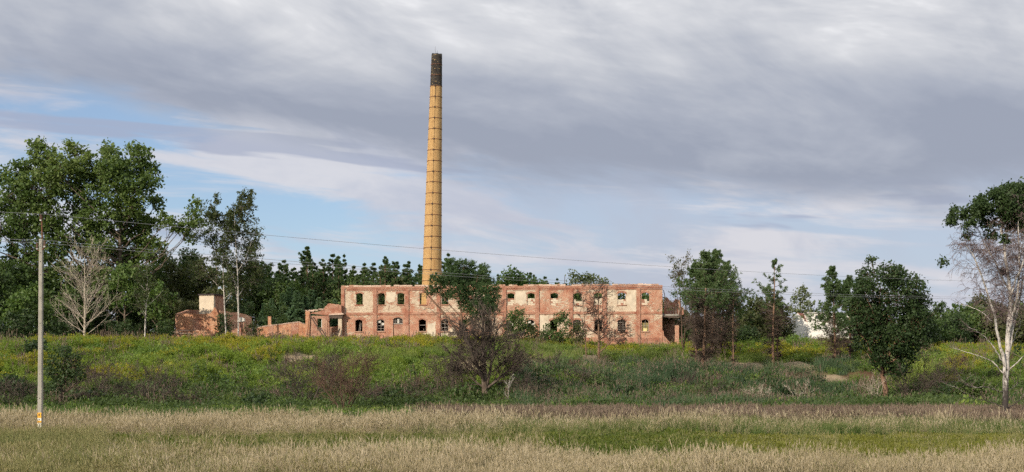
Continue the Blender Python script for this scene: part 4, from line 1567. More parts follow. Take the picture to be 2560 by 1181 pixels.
# woodland left of and behind the poplar: (px, top py, depth, crown half width m, label)
GL = 'broad-leaved trees of the wood beside the outbuilding'
broad = [
    (1700, 770, 212, 3.6, 'ripe', 'olive tree in the gap between factory end and dense pine', .8),
    (1830, 775, 214, 3.6, 'broad', 'green background tree between the dense pine and the slim pine', .8),
    (1880, 765, 206, 3.2, 'ripe', 'dull background tree just left of the slim lone pine', .8),
    (2170, 760, 214, 3.8, 'broad', 'green background tree behind the house side of the big round tree', .8),
    (2300, 775, 206, 3.4, 'broad', 'background tree right behind the big round tree', .8),
    (2360, 790, 196, 3.0, 'ripe', 'low olive background tree in the gap left of the white birch', .6),
    (2440, 775, 184, 3.4, 'broad', 'green background tree between the limbs of the white birch', .6),
    (2510, 765, 182, 3.4, 'ripe', 'olive background tree right behind the white birch trunk', .6),
    (2600, 770, 184, 3.4, 'broad', 'green background tree at the very edge beyond the white birch', .6),
    (70, 650, 198, 3.6, 'broad', 'mid-green tree under the poplar crown by the pole top', 3.0),
    (185, 700, 184, 2.8, 'broad', 'mid-green tree rising above the bleached dead tree', 2.0),
    (370, 655, 204, 3.2, 'broad', 'mid-green tree filling under the poplar side limb', 3.0),
    (545, 700, 200, 2.8, 'ripe', 'dull tree between the whitish block and the nearer birch', 1.5),
    (735, 690, 212, 3.0, 'bright', 'light broad-leaved tree amid the pines behind the low wall', 2.0),
    (880, 690, 214, 3.0, 'broad', 'broad-leaved tree behind the factory end wall', 2.0),
    (1000, 678, 218, 3.2, 'ripe', 'dull broad-leaved tree behind the factory, left of the chimney', 2.0),
    (1200, 680, 214, 3.0, 'broad', 'broad-leaved tree behind the leaning pine top', 2.0),
    (1350, 690, 212, 2.8, 'broad', 'broad-leaved tree behind the factory between the bright tree and vent pipe', 2.0),
    (-20, 650, 182, 3.0, 'broad', 'light green tree cut by the photo edge, foremost of the wood', 2.0),
    (45, 720, 176, 2.4, 'bright', 'low light green tree at the wood edge just left of the pole', 1.0),
    (105, 745, 178, 2.2, 'broad', 'low green tree at the wood edge close right of the pole', .8),
    (160, 735, 188, 2.4, 'broad', 'green tree at the wood edge left of the bleached dead tree', 1.0),
    (265, 735, 190, 2.6, 'darkleaf', 'dark tree at the wood edge right of the bleached dead tree', 1.0),
    (330, 740, 192, 2.4, 'broad', 'green tree in the shade left of the slender white birch', 1.0),
    (425, 720, 198, 2.4, 'ripe', 'dull green tree at the outbuilding corner', 1.0),
    (20, 640, 190, 3.8, 'broad', 'leafy green tree at the photo edge left of the power pole', 4.0),
    (75, 700, 184, 3.2, 'bright', 'light green broad-leaved tree directly behind the power pole', 2.5),
    (130, 690, 192, 3.4, 'broad', 'green tree between the power pole and the bleached dead tree', 3.0),
    (215, 660, 200, 3.4, 'darkleaf', 'dark green tree right behind the bleached dead tree', 3.0),
    (312, 645, 186, 2.6, 'bright', 'round light green tree below the poplar trunk', 5.0),
    (392, 690, 183, 2.0, 'bright', 'small light green tree right of the birch with a bare white stem', 2.8),
    (445, 640, 206, 3.0, 'ripe', 'yellowish green tree behind the outbuilding, left of the whitish block', 3.0),
    (480, 605, 214, 3.4, 'broad', 'tall green tree behind the whitish block', 4.0),
    (520, 650, 210, 2.6, 'ripe', 'dull green tree between the whitish block and the birches', 3.0),
    (410, 620, 218, 3.2, 'broad', 'tall dim green tree between poplar and whitish block', 4.0),
    (640, 632, 214, 3.0, 'broad', 'green broad-leaved tree just right of the birch pair', 3.0),
    (690, 668, 208, 2.6, 'broad', 'bushy green tree rising behind the low sloping brick wall', 1.5),
    (1290, 660, 216, 3.8, 'bright', 'bright green round tree behind the factory, right of the dark pine', 2.0),
    (1450, 662, 214, 3.0, 'willow', 'pale green willow rising above the factory roofline by the vent pipe', 2.0),
    (1500, 668, 222, 2.6, 'willow', 'pale willow at the end of the forest line above the factory', 2.0),
    (1895, 735, 196, 3.4, 'ripe', 'dull green bushy tree behind the slim lone pine', 1.0),
    (1925, 722, 200, 2.6, 'ripe', 'rounded olive tree left of the white house', 1.0),
    (2008, 700, 226, 2.4, 'willow', 'pale grey-green tree rising behind the white house roof', 2.0),
    (2400, 752, 190, 4.0, 'broad', 'broad green tree behind the white-stemmed birch, to its left', 1.0),
    (2470, 735, 198, 4.2, 'ripe', 'olive green tree standing behind the white-stemmed birch', 1.0),
    (2555, 742, 186, 3.6, 'broad', 'green tree at the photo edge behind the white-stemmed birch', 1.0),
    (1640, 728, 206, 2.4, 'ripe', 'dull tree behind the torn end of the factory', 1.0),
    (1445, 712, 205, 2.8, 'broad', 'green tree seen through the upper windows right of the vent pipe', 1.0),
    (1500, 710, 206, 3.0, 'bright', 'bright tree seen through the upper window beside the spreading dead tree', 1.0),
    (1555, 706, 206, 3.0, 'broad', 'green tree seen through the cream bay upper window', 1.0),
    (1608, 711, 206, 3.0, 'broad', 'green tree seen through the last upper window of the factory', 1.0),
]
for i, (a, b, Y, R, mt, lb, z0) in enumerate(broad):
    base = on_ground(a, Y)
    H = hpx(base, b)
    t = tree_root('broadleaf_tree', lb, base, 'tree', GL if a < 700 else 'broad-leaved trees around the factory')
    lob = auto_lobes(100 + i, H - R * .25, R, z0, int(6 + H * .95))
    wood, crown = lobes_tree(200 + i, lob, z0 * .8, .10 + .012 * H, .38, 21 if mt != 'willow' else 12, M[mt], M['bark'], clump=.34, per=10)
    obj('trunk', wood, t); obj('crown', crown, t)

# undergrowth bushes: (px, py base, Y or None, top py, half width, mat, label)
bushes = [
    (40, 850, 168, 770, 2.6, 'darkleaf', 'dark leafy bush at the crest near the photo edge'),
    (150, 850, 170, 790, 2.2, 'darkleaf', 'dark bush at the crest under the wood, behind the pole'),
    (300, 850, 178, 795, 1.9, 'darkleaf', 'dark bush between the dead tree and the slender birch'),
    (415, 850, 176, 795, 1.4, 'broad', 'small green bush left of the ruined outbuilding'),
    (90, 900, None, 845, 1.5, 'darkleaf', 'dark leafy bush on the bank just left of the power pole'),
    (215, 1025, None, 975, 1.4, 'darkleaf', 'low dark bush in the shade right of the old fruit tree'),
    (640, 1030, None, 985, 1.2, 'darkleaf', 'low dark green bush at the foot of the bank left of the middle shrubs'),
    (980, 1028, None, 975, 1.2, 'darkleaf', 'low dark green bush at the foot of the bank right of the middle shrubs'),
    (1150, 1018, None, 965, 1.3, 'broad', 'low green bush at the foot of the big bare tree'),
    (1560, 1012, None, 965, 1.5, 'darkleaf', 'low dark bush in the reeds below the spreading dead tree'),
    (1950, 1012, None, 960, 1.3, 'darkleaf', 'low dark bush between the two pale dry shrubs'),
    (2420, 1005, None, 940, 1.8, 'broad', 'low green bush on the bank behind the white birch limbs'),
    (30, 1010, None, 935, 1.8, 'darkleaf', 'shadowy bush low on the bank at the photo edge'),
    (690, 850, 190, 745, 2.2, 'broad', 'dense green bush behind the low sloping brick wall'),
    (560, 840, 184, 775, 1.5, 'darkleaf', 'ivy-dark bush against the outbuilding end'),
    (632, 842, 181, 795, 1.2, 'ripe', 'dull purple-green bush between the brick stump and the low wall'),
    (1293, 852, 172, 762, 1.9, 'broad', 'upright green shrub before the factory, right of the bare-branched tree'),
    (1330, 858, 171, 806, 1.2, 'ripe', 'low brownish-green bush beside the upright shrub'),
    (1400, 858, 172, 768, 1.7, 'broad', 'bright upright green shrub before the middle of the factory'),
    (1375, 860, 171, 820, 1.3, 'broad', 'low green bush at the foot of the upright middle shrub'),
    (1442, 858, 172, 800, 1.3, 'ripe', 'brownish bush hugging the factory right of the middle shrub'),
    (1800, 880, 186, 800, 2.2, 'ripe', 'olive undergrowth bush between the dense pine and slim pine'),
    (1860, 880, 188, 810, 2.2, 'darkleaf', 'dark undergrowth bush left of the slim lone pine'),
    (1982, 885, 192, 842, 1.2, 'bright', 'light green bush in front of the white house gable'),
    (2300, 900, 172, 800, 2.4, 'darkleaf', 'dark bush filling the gap right of the big maple-like tree'),
    (2350, 900, 176, 790, 2.6, 'broad', 'green bush between the big round tree and the white-stemmed birch'),
    (2390, 870, 178, 770, 2.6, 'darkleaf', 'dark green bush behind the birch branches'),
    (1962, 885, 200, 795, 2.2, 'ripe', 'olive bush filling the gap between the slim pine and the white house'),
    (385, 845, 200, 770, 2.6, 'darkleaf', 'dark bush deep in the wood right of the slender birch stem'),
    (1930, 880, 194, 800, 2.2, 'ripe', 'olive bush in the shade behind the slim lone pine stems'),
    (1740, 880, 184, 790, 2.2, 'darkleaf', 'dark bush behind the dense pine stems'),
    (240, 845, 186, 770, 2.4, 'darkleaf', 'dark bush behind the bleached dead tree stem'),
    (350, 845, 190, 740, 2.6, 'darkleaf', 'deep green bush behind the slender bare birch stem'),
    (455, 842, 196, 745, 2.4, 'ripe', 'dull green bush rising behind the outbuilding corner'),
    (600, 840, 194, 740, 2.4, 'darkleaf', 'dark bush filling in behind the birch pair'),
]
for i, (a, pb_, Y, b, R, mt, lb) in enumerate(bushes):
    base = on_ground(a, Y) if Y else gp(a, pb_)
    H = max(hpx(base, b), 1.2)
    t = tree_root('leafy_bush', lb, base, 'bush', 'leafy bushes')
    lob = auto_lobes(300 + i, H - R * .2, R, .35, 9, oval=1.0)
    wood, crown = lobes_tree(330 + i, lob, .2, .07, .23, 48, M[mt], M['twig'], clump=.22, per=9)
    obj('stems', wood, t); obj('crown', crown, t)

# bleached dead tree
base = gp(211, 852)
base = on_ground(211, 168)
H = hpx(base, 640)
P = [dict(n=10, wob=.03, trop=.02, taper=.12),
     dict(n=6, wob=.10, trop=.09, taper=.25, cnt=56, f0=.12, ang=(42, 72), len=.50, fall=.55, rr=.30),
     dict(n=4, wob=.12, trop=.06, taper=.3, cnt=(5, 8), f0=.25, ang=(20, 45), len=.45, fall=.4, rr=.5),
     dict(n=3, wob=.12, trop=.03, taper=.4, cnt=(2, 4), f0=.3, ang=(20, 45), len=.45, fall=.3, rr=.6)]
RM = .012
S, T = skeleton(21, P, [((0, 0, 0), (.03, 0, 1), H, .17)])
t = tree_root('dead_tree', 'bleached leafless dead tree with fanned bare branches on the crest', base)
obj('trunk', wood_mesh('trunk', S[0], M['bleached']), t)
obj('branches', wood_mesh('branches', flat(S, 1), M['bleached']), t)
RM = .011


# birches
def birch(name, label, base, seed, H, r0, starts, leafy, twig_n, leaf_mat_, droop=-.22, leaf_size=.16, P=None, leaf_from=0.0, per=3, group=None, bark='birch', dense=7):
    P = P or [dict(n=9, wob=.05, trop=.04, taper=.12),
              dict(n=6, wob=.12, trop=.05, taper=.25, cnt=12, f0=.30, ang=(28, 55), len=.42, fall=.55, rr=.45),
              dict(n=4, wob=.16, trop=-.03, taper=.3, cnt=dense, f0=.15, ang=(25, 60), len=.42, fall=.4, rr=.5),
              dict(n=4, wob=.10, trop=droop, taper=.5, cnt=twig_n, f0=.1, ang=(20, 60), len=.75, fall=.3, rr=.5)]
    S, T = skeleton(seed, P, starts)
    g = np.random.default_rng(seed)
    t = tree_root(name, label, base, 'tree', group)
    obj('trunk', wood_mesh('trunk', S[0], M[bark]), t)
    obj('limbs', wood_mesh('limbs', S[1], M[bark]), t)
    obj('twigs', wood_mesh('twigs', flat(S, 2), M['birchtwig']), t)
    if leafy > 0:
        segs = [s for s in S[-1] if s[1][2] > leaf_from * H and random.Random(hash((round(s[0][0], 2), round(s[0][2], 2)))).random() < leafy]
        if segs:
            C = np.array([s[1] for s in segs])
            C = np.repeat(C, per, 0) + g.normal(size=(len(C) * per, 3)) * .14
            V, Fq = leaf_arrays(g, C, leaf_size, .7, .1)
            obj('crown', mesh_np('crown', V, [Fq], M[leaf_mat_]), t)
    return t


base = on_ground(567, 180.5)
H = hpx(base, 535)
birch('birch_tree', 'dark-leaved weeping birch, the nearer the outbuilding of the pair', base, 31, H, .16, [((0, 0, 0), (.0, 0, 1), H, .115)], .78, (5, 7), 'birchleaf', leaf_size=.22, per=5, group='weeping birch pair', leaf_from=.36, dense=9)
base = on_ground(597, 179)
H = hpx(base, 525)
birch('birch_tree', 'white-stemmed weeping birch, the nearer the low wall of the pair', base, 32, H, .16, [((0, 0, 0), (.02, 0, 1), H, .13)], .70, (5, 7), 'birchleaf', leaf_size=.22, per=5, group='weeping birch pair', leaf_from=.40, dense=9)
# big bare low limbs of that birch
base = on_ground(362, 177)
H = hpx(base, 690)
birch('birch_tree', 'slender white birch stem standing alone left of the outbuilding', base, 33, H, .1, [((0, 0, 0), (.02, 0, 1), H, .13)], .55, (2, 4), 'birchleaf', leaf_size=.22, per=4, leaf_from=.5, dense=5)
# thin weeping birch by the torn factory end
base = on_ground(1708, 168)
H = hpx(base, 660)
birch('birch_tree', 'thin reddish weeping birch beside the torn end of the factory', base, 34, H, .09, [((0, 0, 0), (-.10, 0, 1), H, .11), ((.1, .2, 0), (.05, .1, 1), H * .9, .09)], .28, (4, 6), 'ripe', leaf_size=.17, per=3, bark='twig_red', leaf_from=.45, dense=6)
# sapling low on the bank
base = gp(1270, 1022)
H = hpx(base, 940)
P = [dict(n=7, wob=.05, trop=.03, taper=.2), dict(n=4, wob=.1, trop=.08, taper=.3, cnt=7, f0=.2, ang=(25, 45), len=.45, fall=.5, rr=.6), dict(n=3, wob=.1, trop=.05, taper=.4, cnt=4, f0=.3, ang=(25, 45), len=.45, fall=.4, rr=.6)]
S, T = skeleton(35, P, [((0, 0, 0), (0, 0, 1), H, .035)])
t = tree_root('birch_sapling', 'thin bare white birch sapling at the foot of the bank', base)
obj('trunk', wood_mesh('trunk', S[0], M['birch']), t)
obj('branches', wood_mesh('branches', flat(S, 1), M['birch']), t)

# small dark tree on the bank behind the pole, leafy with a bare twiggy side
base = gp(150, 1032)
s_ = base[1] / F
H = hpx(base, 858)
lob = []
for (a, b, R) in [(150, 880, 20), (135, 905, 24), (165, 905, 24), (185, 925, 22), (140, 935, 24), (170, 945, 22), (150, 965, 20), (195, 900, 18), (120, 925, 16), (165, 875, 16), (205, 940, 16)]:
    lob.append(((a - 150) * s_, random.Random(a + b).uniform(-.7, .7), (1032 - b) * s_, R * s_))
wood, crown = lobes_tree(61, lob, 1.3, .19, .17, 70, M['darkleaf'], M['bark'], clump=.16, per=8, lean=(.3, 0))
t = tree_root('old_fruit_tree', 'small dark-leaved old tree with bare twigs low on the bank behind the power pole', base)
obj('trunk', wood, t); obj('crown', crown, t)
P = [dict(n=6, wob=.12, trop=.02, taper=.3), dict(n=5, wob=.14, trop=.0, taper=.3, cnt=8, f0=.2, ang=(20, 50), len=.5, fall=.4, rr=.6), dict(n=4, wob=.16, trop=0, taper=.4, cnt=7, f0=.15, ang=(20, 55), len=.5, fall=.3, rr=.6),
     dict(n=3, wob=.14, trop=0, taper=.5, cnt=4, f0=.15, ang=(20, 55), len=.5, fall=.3, rr=.6)]
S, T = skeleton(62, P, [((.2, 0, 1.6), (1, -.1, .35), 3.0, .05), ((.2, 0, 2.2), (.9, .1, .75), 2.6, .05), ((.2, 0, 1.2), (1, 0, .05), 2.2, .04), ((.2, 0, 2.8), (.7, 0, .9), 2.3, .04)])
obj('dead_branches', wood_mesh('dead_branches', flat(S), M['twig']), t)

# bare brown shrubs and trees: (px, py, top py, spread deg, stems, seed, material, label, name, trunk)
BP = lambda c1, c2, c3: [dict(n=6, wob=.11, trop=.02, taper=.3), dict(n=5, wob=.14, trop=.02, taper=.3, cnt=c1, f0=.18, ang=(20, 52), len=.60, fall=.45, rr=.55),
                         dict(n=4, wob=.15, trop=.01, taper=.35, cnt=c2, f0=.12, ang=(20, 55), len=.55, fall=.35, rr=.55),
                         dict(n=3, wob=.15, trop=.0, taper=.5, cnt=c3, f0=.1, ang=(20, 55), len=.55, fall=.3, rr=.6)]
bare = [
    (375, 1028, 905, 50, 6, 71, 'twig', 'bare grey-brown twiggy shrub low on the bank, nearest the old fruit tree', (7, 7, 5), .05),
    (300, 1020, 955, 60, 5, 76, 'twig', 'low tangle of bare twigs beside the old fruit tree', (7, 7, 4), .035),
    (480, 1030, 960, 60, 5, 77, 'twig', 'low bare twiggy shrub right of the tallest grey-brown one', (5, 5, 4), .035),
    (770, 1022, 885, 48, 6, 72, 'twig', 'tall bare brown shrub on the bank, left one of the middle pair', (7, 7, 5), .05),
    (862, 1036, 890, 46, 7, 73, 'twig_red', 'dense reddish-brown bare shrub on the bank, right one of the middle pair', (8, 7, 5), .05),
    (930, 1030, 950, 62, 5, 78, 'twig', 'low dark tangle of bare twigs right of the reddish shrub', (6, 5, 4), .035),
    (1375, 940, 880, 45, 5, 79, 'twig', 'small dark bare shrub on the upper bank right of the big bare tree', (5, 5, 3), .03),
    (1900, 1016, 958, 45, 5, 74, 'bleached', 'pale dry brushwood bush at the foot of the bank below the slim pine', (4, 4, 2), .03),
    (1830, 1022, 985, 74, 6, 75, 'twig', 'low brown heap of dry brush beside the pale brushwood bush', (6, 5, 3), .03),
    (2000, 1018, 955, 40, 4, 80, 'bleached', 'sparse pale dry shrub between brushwood and the big round tree', (4, 3, 2), .025),
    (2275, 1012, 905, 60, 8, 81, 'twig', 'grey dry brushwood leaning from the foot of the big round tree', (6, 5, 4), .04),
    (2190, 1015, 930, 24, 6, 82, 'bleached', 'upright dry stems at the foot of the big round tree', (3, 3, 2), .028),
    (1330, 1015, 935, 50, 5, 83, 'twig', 'low bare shrub spilling right of the big bare tree', (7, 7, 4), .03),
    (1060, 1020, 950, 55, 5, 84, 'twig', 'thin bare shrub on the bank left of the big bare tree', (5, 4, 3), .022),
    (235, 1000, 905, 55, 6, 86, 'twig', 'dark bare shrub on the mid bank right beside the old fruit tree', (7, 6, 4), .04),
    (820, 985, 880, 50, 6, 87, 'twig', 'brown bare shrub on the mid bank between the middle pair', (7, 6, 4), .04),
    (1120, 985, 890, 58, 6, 88, 'twig', 'brown bare shrub spreading left under the big bare tree', (7, 6, 4), .04),
    (2330, 1000, 900, 60, 6, 89, 'twig', 'dark bare shrub between the big round tree and white birch', (6, 6, 4), .04),
    (20, 1035, 930, 50, 6, 85, 'twig', 'bare dark shrub at the photo edge low on the bank', (6, 6, 4), .04),
]
for (a, b, top, sp, ns, sd, mt, lb, cc, r0) in bare:
    base = gp(a, b)
    H = hpx(base, top)
    r = random.Random(sd)
    st_ = []
    for i in range(ns):
        az = 6.283 * i / ns + r.uniform(-.3, .3)
        th = math.radians(sp * math.sqrt(r.uniform(.1, 1)))
        st_.append(((.08 * math.cos(az), .08 * math.sin(az), -.05), (math.sin(th) * math.cos(az), math.sin(th) * math.sin(az), math.cos(th)), H * r.uniform(.75, 1.0) / (.35 + .65 * math.cos(th)) * .92, r0))
    S, T = skeleton(sd, BP(*cc), st_)
    t = tree_root('bare_shrub', lb, base, 'shrub', 'bare shrubs on the bank')
    obj('stems', wood_mesh('stems', S[0], M[mt]), t)
    obj('twigs', wood_mesh('twigs', flat(S, 1), M[mt]), t)

# big bare brown tree in front of the pine
base = gp(1214, 1010)
H = hpx(base, 790)
P = [dict(n=8, wob=.07, trop=.04, taper=.22), dict(n=6, wob=.13, trop=.02, taper=.25, cnt=12, f0=.15, ang=(30, 65), len=.62, fall=.5, rr=.5), dict(n=5, wob=.15, trop=.0, taper=.3, cnt=9, f0=.12, ang=(22, 55), len=.52, fall=.35, rr=.5),
     dict(n=3, wob=.15, trop=.0, taper=.4, cnt=6, f0=.1, ang=(22, 55), len=.50, fall=.3, rr=.55), dict(n=2, wob=.15, trop=.0, taper=.5, cnt=5, f0=.1, ang=(22, 55), len=.6, fall=.3, rr=.6)]
S, T = skeleton(91, P, [((0, 0, -.1), (.03, 0, 1), H, .30), ((-.05, .1, 1.3), (-.36, .1, 1), H * .70, .13), ((.10, 0, 1.5), (.34, -.1, 1), H * .68, .13), ((.02, .1, 1.2), (-.9, -.2, .62), H * .55, .09), ((.05, -.1, 1.2), (.9, .2, .6), H * .50, .09)])
t = tree_root('bare_tree', 'large dark bare-branched tree on the bank in front of the leaning pine', base)
obj('trunk', wood_mesh('trunk', S[0], M['bark']), t)
obj('branches', wood_mesh('branches', flat(S, 1, 3), M['twig']), t)
obj('twigs', wood_mesh('twigs', flat(S, 3), M['twig']), t)

# dead small pines before the factory
P = [dict(n=9, wob=.05, trop=.04, taper=.15), dict(n=5, wob=.12, trop=.05, taper=.3, cnt=22, f0=.28, ang=(50, 80), len=.40, fall=.45, rr=.45), dict(n=4, wob=.14, trop=.03, taper=.4, cnt=(7, 9), f0=.12, ang=(25, 55), len=.45, fall=.3, rr=.55),
     dict(n=2, wob=.15, trop=.02, taper=.5, cnt=3, f0=.15, ang=(25, 55), len=.45, fall=.3, rr=.6)]
RM = .024
for (a, b, top, r0, dx, sd, cnt, lb) in ((1497, 905, 722, .16, -.02, 95, 26, 'leafless reddish dead tree spreading twigs across the factory windows'),
                                         (1466, 908, 715, .08, -.01, 96, 13, 'slim leafless dead stem beside the spreading dead tree')):
    base = gp(a, b)
    H = hpx(base, top)
    Q = [dict(x) for x in P]
    Q[1]['cnt'] = cnt
    Q[1]['len'] = .40 if cnt > 20 else .22
    st_ = [((0, 0, -.1), (dx, 0, 1), H, r0)]
    if cnt > 20:
        st_.append(((.1, -.05, H * .13), (.75, 0, .62), H * .52, .07))
    S, T = skeleton(sd, Q, st_)
    t = tree_root('dead_pine', lb, base, 'tree', 'dead pines before the factory')
    obj('trunk', wood_mesh('trunk', S[0], M['pinebark']), t)
    obj('branches', wood_mesh('branches', flat(S, 1), M['deadpine']), t)
RM = .010

# leaning pine before the factory
base = gp(1148, 866)
base = on_ground(1148, 153)
H = hpx(base, 655)
t = tree_root('leaning_pine', 'forked leaning pine with dark green crown in front of the factory', base)
s_ = base[1] / F
PX = lambda a, b, y=0.0: ((a - 1148) * s_, y, (base[2] - CAMZ) * -1 + (HZ - b) * s_)
limbs = [[(1149, 868), (1147, 840), (1138, 820), (1122, 800), (1103, 775), (1082, 752), (1066, 735)],
         [(1147, 845), (1154, 825), (1154, 800), (1152, 770), (1150, 740), (1146, 705), (1140, 675)],
         [(1154, 812), (1150, 790), (1130, 770), (1110, 745), (1095, 728)],
         [(1153, 800), (1170, 780), (1190, 758), (1205, 735), (1215, 715)],
         [(1152, 770), (1170, 745), (1188, 715), (1196, 690)],
         [(1150, 745), (1135, 720), (1118, 700), (1108, 690)],
         [(1154, 822), (1175, 806), (1200, 796), (1232, 775), (1245, 760)],
         [(1140, 822), (1118, 812), (1094, 790), (1070, 768)],
         [(1151, 760), (1168, 730), (1160, 700), (1158, 665)]]
segs, r = [], random.Random(41)
tw = []
for li, path in enumerate(limbs):
    yo = 0 if li < 2 else r.uniform(-1.2, 1.2)
    pts = [PX(a, b, yo * i / (len(path) - 1)) for i, (a, b) in enumerate(path)]
    ra = [.20, .16, .07, .08, .07, .06, .07, .06, .06][li]
    for i in range(len(pts) - 1):
        n_ = len(pts) - 1
        segs.append((pts[i], pts[i + 1], ra * (1 - .72 * i / n_), ra * (1 - .72 * (i + 1) / n_)))
        if i >= 2:
            for _ in range(7):
                f = r.random()
                o = tuple(pts[i][k] + (pts[i + 1][k] - pts[i][k]) * f for k in range(3))
                d = nrm((r.uniform(-1, 1), r.uniform(-1, 1), r.uniform(-.2, .7)))
                L_ = r.uniform(.6, 1.5)
                m_ = tuple(o[k] + d[k] * L_ * .5 for k in range(3))
                d2 = deflect(d, .4, r.uniform(0, 6.28))
                e = tuple(m_[k] + d2[k] * L_ * .5 for k in range(3))
                tw += [(o, m_, .018, .012), (m_, e, .012, .006)]
                for _2 in range(3):
                    d3 = deflect(d2, .7, r.uniform(0, 6.28))
                    tw.append((m_, tuple(m_[k] + d3[k] * L_ * .4 for k in range(3)), .008, .004))
obj('trunk', wood_mesh('trunk', segs, M['pinebark']), t)
pos, dr = [], []
for (a, b, R, n_) in [(1130, 660, 16, 60), (1175, 665, 18, 70), (1090, 700, 16, 60), (1075, 725, 12, 30), (1210, 675, 16, 60), (1235, 725, 16, 60), (1205, 795, 20, 70), (1175, 800, 16, 50), (1140, 690, 26, 170), (1115, 705, 22, 110), (1165, 690, 28, 180), (1195, 695, 24, 130), (1150, 725, 30, 190), (1180, 735, 34, 230), (1208, 730, 26, 140), (1215, 765, 26, 150), (1190, 770, 28, 170),
                      (1228, 755, 18, 70), (1243, 745, 10, 30), (1088, 735, 12, 24), (1120, 735, 16, 50), (1100, 715, 16, 40), (1225, 705, 14, 40), (1128, 668, 14, 40), (1160, 660, 14, 40), (1068, 735, 8, 10), (1235, 780, 16, 40), (1165, 760, 22, 90)]:
    yo = r.uniform(-1.0, 1.0)
    c = PX(a, b, yo)
    for _ in range(int(n_ * .85)):
        d = nrm((r.gauss(0, 1), r.gauss(0, 1), r.gauss(0, 1)))
        rr = R * s_ * r.random() ** .45
        pos.append((c[0] + d[0] * rr, c[1] + d[1] * rr * 1.3, c[2] + d[2] * rr * .85)); dr.append(nrm((d[0], d[1], d[2] + .5)))
    for _ in range(5):
        d = nrm((r.gauss(0, 1), r.gauss(0, 1), r.gauss(0, 1)))
        tw.append((c, (c[0] + d[0] * R * s_ * .8, c[1] + d[1] * R * s_, c[2] + d[2] * R * s_ * .7), .014, .005))
g = np.random.default_rng(41)
V, Fq = tuft_arrays(g, pos, dr, 8, .36, .045)
obj('crown', mesh_np('crown', V, [Fq], M['needle']), t)
obj('branches', wood_mesh('branches', tw, M['deadpine']), t)

# pines right of the factory
base = gp(1757, 930)
place_pine('pine_tree', 'dense dark pine with tangled dead lower branches, foremost of its clump', base, 401, hpx(base, 632), .20, 'pines right of the factory', live=.60, width=.26, whorls=34, m=9, L=.38, w=.045, flat_top=.0, gap=.30, dense=1.1, dead_from=.10, lean=(.2, 0))
base = on_ground(1778, 158)
place_pine('pine_tree', 'dense dark pine right behind the foremost pine of the clump', base, 402, hpx(base, 626), .20, 'pines right of the factory', live=.50, width=.30, whorls=32, m=9, L=.38, w=.045, flat_top=.02, gap=.30, dense=1.1, dead_from=.10, lean=(.5, 0))
base = on_ground(1800, 163)
place_pine('pine_tree', 'broad dark pine at the back of the clump, nearest the slim pine', base, 403, hpx(base, 655), .18, 'pines right of the factory', live=.36, width=.33, whorls=28, m=9, L=.38, w=.045, flat_top=.02, gap=.25, dense=1.1, dead_from=.12, lean=(.6, 0))
base = on_ground(1742, 150)
place_pine('pine_tree', 'slender reddish pine stem at the factory side of the clump', base, 404, hpx(base, 660), .13, 'pines right of the factory', live=.72, width=.15, whorls=26, m=8, L=.36, w=.055, dense=1.2, dead_from=.1)
base = gp(1833, 935)
place_pine('dead_pine', 'thin bare pine pole with short snags between the clump and slim pine', base, 405, hpx(base, 728), .09, 'pines right of the factory', live=.985, width=.13, whorls=20, m=3, L=.15, dense=.7, dead_from=.12)
base = gp(1934, 930)
place_pine('pine_tree', 'slim lone pine with open tufted top and bare lower stem', base, 406, hpx(base, 648), .15, 'pines right of the factory', live=.60, width=.19, whorls=24, m=9, L=.36, w=.045, flat_top=.04, dense=.6, dead_from=.12, gap=.45)
base = on_ground(1943, 152)
place_pine('dead_pine', 'bare second stem close beside the slim lone pine', base, 407, hpx(base, 740), .10, 'pines right of the factory', live=.97, width=.17, whorls=16, m=5, L=.2, dense=.7, dead_from=.15)
base = on_ground(2087, 150)
place_pine('pine_tree', 'blue-green pine standing in front of the white house', base, 408, hpx(base, 668), .15, 'pines right of the factory', live=.44, width=.24, whorls=26, m=9, L=.40, w=.05, flat_top=.03, gap=.28, dense=1.0, dead_from=.12, lean=(-.5, 0))
base = on_ground(2125, 157)
place_pine('pine_tree', 'pine between the white house and the big round tree', base, 409, hpx(base, 690), .14, 'pines right of the factory', live=.40, width=.25, whorls=25, m=9, L=.40, w=.05, flat_top=.03, gap=.28, dense=1.0, dead_from=.14)
base = on_ground(2285, 166)
place_pine('pine_tree', 'pine half hidden behind the far side of the big round tree', base, 410, hpx(base, 735), .13, 'pines right of the factory', live=.25, width=.26, whorls=22, m=8, L=.40, w=.06, dense=1.0, dead_from=.14)

# big round broad-leaved tree
base = gp(2213, 1006)
s_ = base[1] / F
lob = []
rr_ = random.Random(8)
for (a, b, R) in [(2170, 655, 13), (2180, 690, 30), (2215, 690, 36), (2250, 695, 34), (2150, 720, 30), (2285, 720, 30), (2190, 740, 44), (2240, 745, 46), (2300, 755, 32), (2140, 765, 32), (2170, 795, 42), (2225, 800, 46), (2280, 800, 42), (2320, 800, 24), (2135, 815, 28),
                  (2180, 845, 36), (2235, 850, 42), (2285, 850, 34), (2150, 860, 22), (2215, 885, 32), (2260, 890, 30), (2190, 900, 24), (2235, 925, 22), (2270, 925, 18), (2335, 770, 16), (2325, 835, 20)]:
    lob.append(((a - 2213) * s_, rr_.uniform(-1.6, 1.6), (HZ - b) * s_ + CAMZ - base[2], R * s_))
wood, crown = lobes_tree(63, lob, 2.3, .27, .20, 80, M['darkleaf'], M['pinebark'], clump=.19, per=10, lean=(-.5, 0))
t = tree_root('round_crowned_tree', 'big round dark green broad-leaved tree with pale trunk at the foot of the bank', base)
obj('trunk', wood, t); obj('crown', crown, t)

